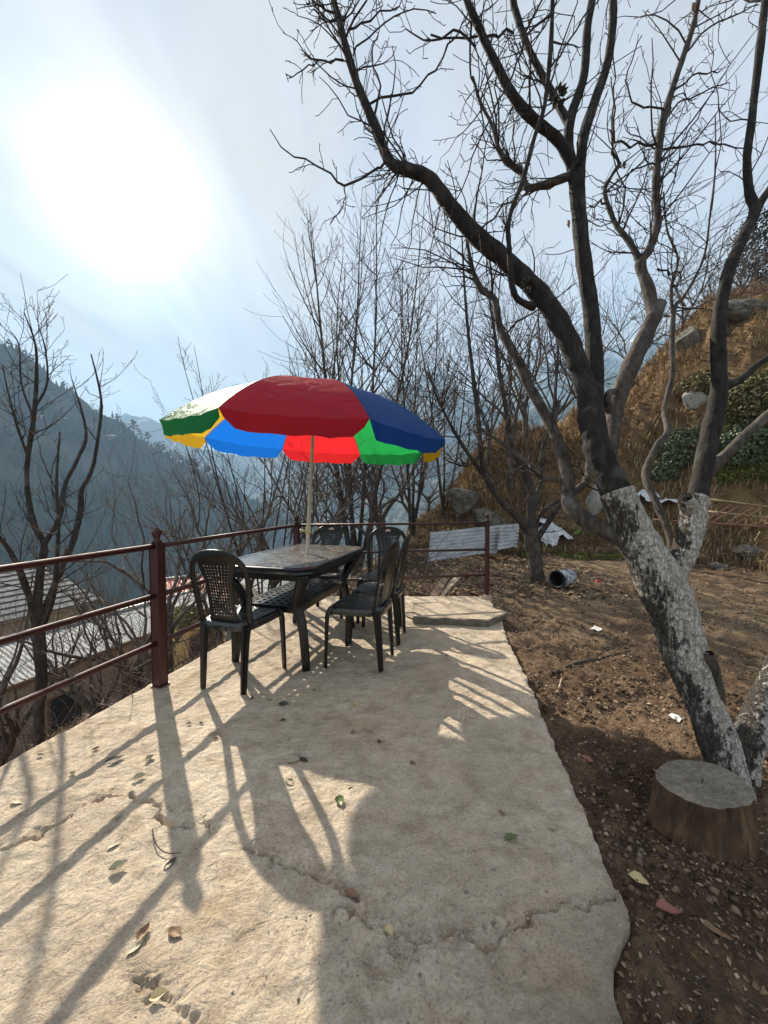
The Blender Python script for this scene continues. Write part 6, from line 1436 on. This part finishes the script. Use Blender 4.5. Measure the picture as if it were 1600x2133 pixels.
# ------------------------------------------------------------------ overhead cables
def cable(a, b_, sag, label):
    A, B = at(*a), at(*b_); P = []
    for i in range(15): t = i / 14; p = A.lerp(B, t); p.z -= sag * 4 * t * (1 - t); P.append(tuple(p))
    T = Tubes(); T.add(P, [0.012] * 15, 5); o = T.build('overhead_cable', M_CABLE); tag(o, label, 'cable', 'overhead cables')
cable((1660, 340, 20), (1150, 640, 55), 0.4, 'upper of two parallel overhead cables crossing the sky at right')
cable((1660, 368, 20), (1150, 668, 55), 0.4, 'lower of two parallel overhead cables crossing the sky at right')
cable((1660, 520, 18), (1290, 640, 40), 0.3, 'overhead cable running low above the bank crest')

# ------------------------------------------------------------------ far hillside: pines and houses
def pine_mesh(kind, seed):
    R = random.Random(seed); b = MB()
    if kind == 0:
        for q in range(9):
            z = 0.18 + 0.80 * q / 8; r = 0.23 * (1.02 - z) + 0.02; n = 7; a0 = R.random() * 6
            P = [(0, 0, z + 0.13)] + [(r * R.uniform(0.6, 1.25) * math.cos(a0 + 6.283 * j / n), r * R.uniform(0.6, 1.25) * math.sin(a0 + 6.283 * j / n), z - 0.06 * R.random()) for j in range(n)]
            b.add(P, [(0, j + 1, (j + 1) % n + 1) for j in range(n)])
    else:
        for q in range(16):
            c = Vector((R.gauss(0, 0.13), R.gauss(0, 0.13), R.uniform(0.42, 0.97))); s = R.uniform(0.07, 0.15); n = 6
            P = [tuple(c + Vector((0, 0, s * 0.6)))] + [tuple(c + Vector((s * R.uniform(0.7, 1.3) * math.cos(6.283 * j / n), s * R.uniform(0.7, 1.3) * math.sin(6.283 * j / n), R.uniform(-0.2, 0.2) * s))) for j in range(n)] + [tuple(c - Vector((0, 0, s * 0.4)))]
            b.add(P, [(0, j + 1, (j + 1) % n + 1) for j in range(n)] + [(7, (j + 1) % n + 1, j + 1) for j in range(n)])
    me = b.mesh('crown'); me.materials.append(M_PINE); t = MB().rod((0, 0, -0.05), (0, 0, 0.85), 0.022, 5, 0.008).mesh('trunk'); t.materials.append(M_BARKD); return t, me
PM = [pine_mesh(0, 1), pine_mesh(1, 2), pine_mesh(0, 3), pine_mesh(1, 4), pine_mesh(1, 5)]
def pine(p, h, k, label, group='pines on the ridge'):
    root = empty('pine_tree', p); root.scale = (h, h, h); root.rotation_euler = (0, 0, random.Random(p[0]).random() * 6)
    tag(root, label, 'tree', group)
    for nm, me in zip(('trunk', 'crown'), PM[k]): o = bpy.data.objects.new(nm, me); COL.objects.link(o); o.parent = root
nU = PL.shape[0]; iv0 = int(np.argmin(np.abs(np.concatenate([np.linspace(-0.35, 0, 14)[:-1], np.linspace(0, 1, 110)]))))
ridge = PL[:, iv0]
def ridge_at(px):
    sx = CX + F_PX * ridge[:, 0] / ridge[:, 1]; i = int(np.argmin(np.abs(sx - px))); return ridge[i]
for px, h, k, lab in ((281, 16, 1, 'tall flat crowned pine on the ridge left of the parasol'), (297, 12, 3, 'second pine right of the tall flat crowned one'), (250, 9, 4, 'round topped pine at the dip of the ridge'), (312, 14, 1, 'pine touching the green parasol rim'), (215, 9, 3, 'pine beside the bare branch tips on the ridge'), (160, 8, 0, 'lone pointed pine above the bare whips')):
    p = ridge_at(px); pine((p[0], p[1], p[2] - 0.6), h, k, lab)
R = random.Random(8)
for i in range(90):
    px = R.uniform(-30, 470) if i < 55 else R.uniform(320, 480); p = ridge_at(px); h = R.uniform(5, 9) if px < 320 else R.uniform(7, 13)
    pine((p[0] + R.uniform(-2, 6), p[1] + R.uniform(-6, 2), p[2] - 2.0), h, R.randint(0, 4), 'small dark pine on the skyline ridge of the left mountain')
# woods on the slope: one mass
def forest(PG, n, h, label, seed, v0):
    r = np.random.RandomState(seed); iu = r.randint(0, PG.shape[0] - 1, n); jv = r.randint(v0, PG.shape[1] - 1, n); a, b_ = r.rand(n, 1), r.rand(n, 1)
    P = PG[iu, jv] * (1 - a) * (1 - b_) + PG[iu + 1, jv] * a * (1 - b_) + PG[iu, jv + 1] * (1 - a) * b_ + PG[iu + 1, jv + 1] * a * b_
    k = fbm(P[:, 0] / 40, P[:, 1] / 40 + P[:, 2] / 60, 3, seed) > -0.18; P = P[k]; n = len(P); hh = h * (0.5 + 0.8 * r.rand(n)); m = 5; ang = 2 * np.pi * np.arange(m) / m
    ring = np.stack([np.cos(ang), np.sin(ang), np.zeros(m)], -1)[None] * (hh * 0.22)[:, None, None] * (0.7 + 0.6 * r.rand(n, m, 1)) + (P + np.array([0, 0, 1]) * (hh * 0.12)[:, None])[:, None]
    tip = (P + np.array([0, 0, 1.0]) * hh[:, None])[:, None]; V = np.concatenate([tip, ring], 1).reshape(-1, 3)
    f = np.array([[0, j + 1, (j + 1) % m + 1] for j in range(m)]); F3 = (f[None] + np.arange(n)[:, None, None] * (m + 1)).reshape(-1, 3)
    tinted('forest', V, F3, np.repeat(r.rand(n), m), M_FOREST, label, 'forest')
forest(PL, 11000, 8.5, 'dark pine woods covering the hazy left mountainside', 3, iv0 + 2)
for px, py, d, s, lab in ((138, 877, 330, 2.6, 'tiny white roofed hut high on the left mountainside'), (235, 912, 350, 3.2, 'tiny pale hut on the mountainside left of the parasol rim'), (92, 874, 325, 2.4, 'tiny hut seen through the bare crown of the left foreground tree'), (6, 906, 310, 3.0, 'tiny hut at the left frame edge on the mountainside')):
    # set the hut where that sight line meets the slope
    best = None; sx = CX + F_PX * PL[..., 0] / PL[..., 1]; q = PL - np.array([0, 0, H]); sy = CY - F_PX * np.tan(np.arctan2(q[..., 2], q[..., 1]) + PITCH)
    i = np.unravel_index(np.argmin((sx - px) ** 2 + (sy - py) ** 2 + (PL[..., 1] < 20) * 1e6), sx.shape); p = PL[i]
    root = empty('mountain_hut', (p[0], p[1], p[2])); tag(root, lab, 'hut', 'huts on the mountainside')
    MB().box((0, 0, s * 0.35), (s, s * 0.7, s * 0.55)).build('wall', M_WALLB, root)
    MB().add([(-s * 1.2, -s * 0.95, s * 0.85), (s * 1.2, -s * 0.95, s * 0.85), (s * 1.2, s * 0.95, s * 0.85), (-s * 1.2, s * 0.95, s * 0.85), (-s * 1.2, 0, s * 1.3), (s * 1.2, 0, s * 1.3)], [(0, 1, 5, 4), (2, 3, 4, 5), (0, 4, 3), (1, 2, 5), (0, 3, 2, 1)]).build('roof', M_WALLW, root)
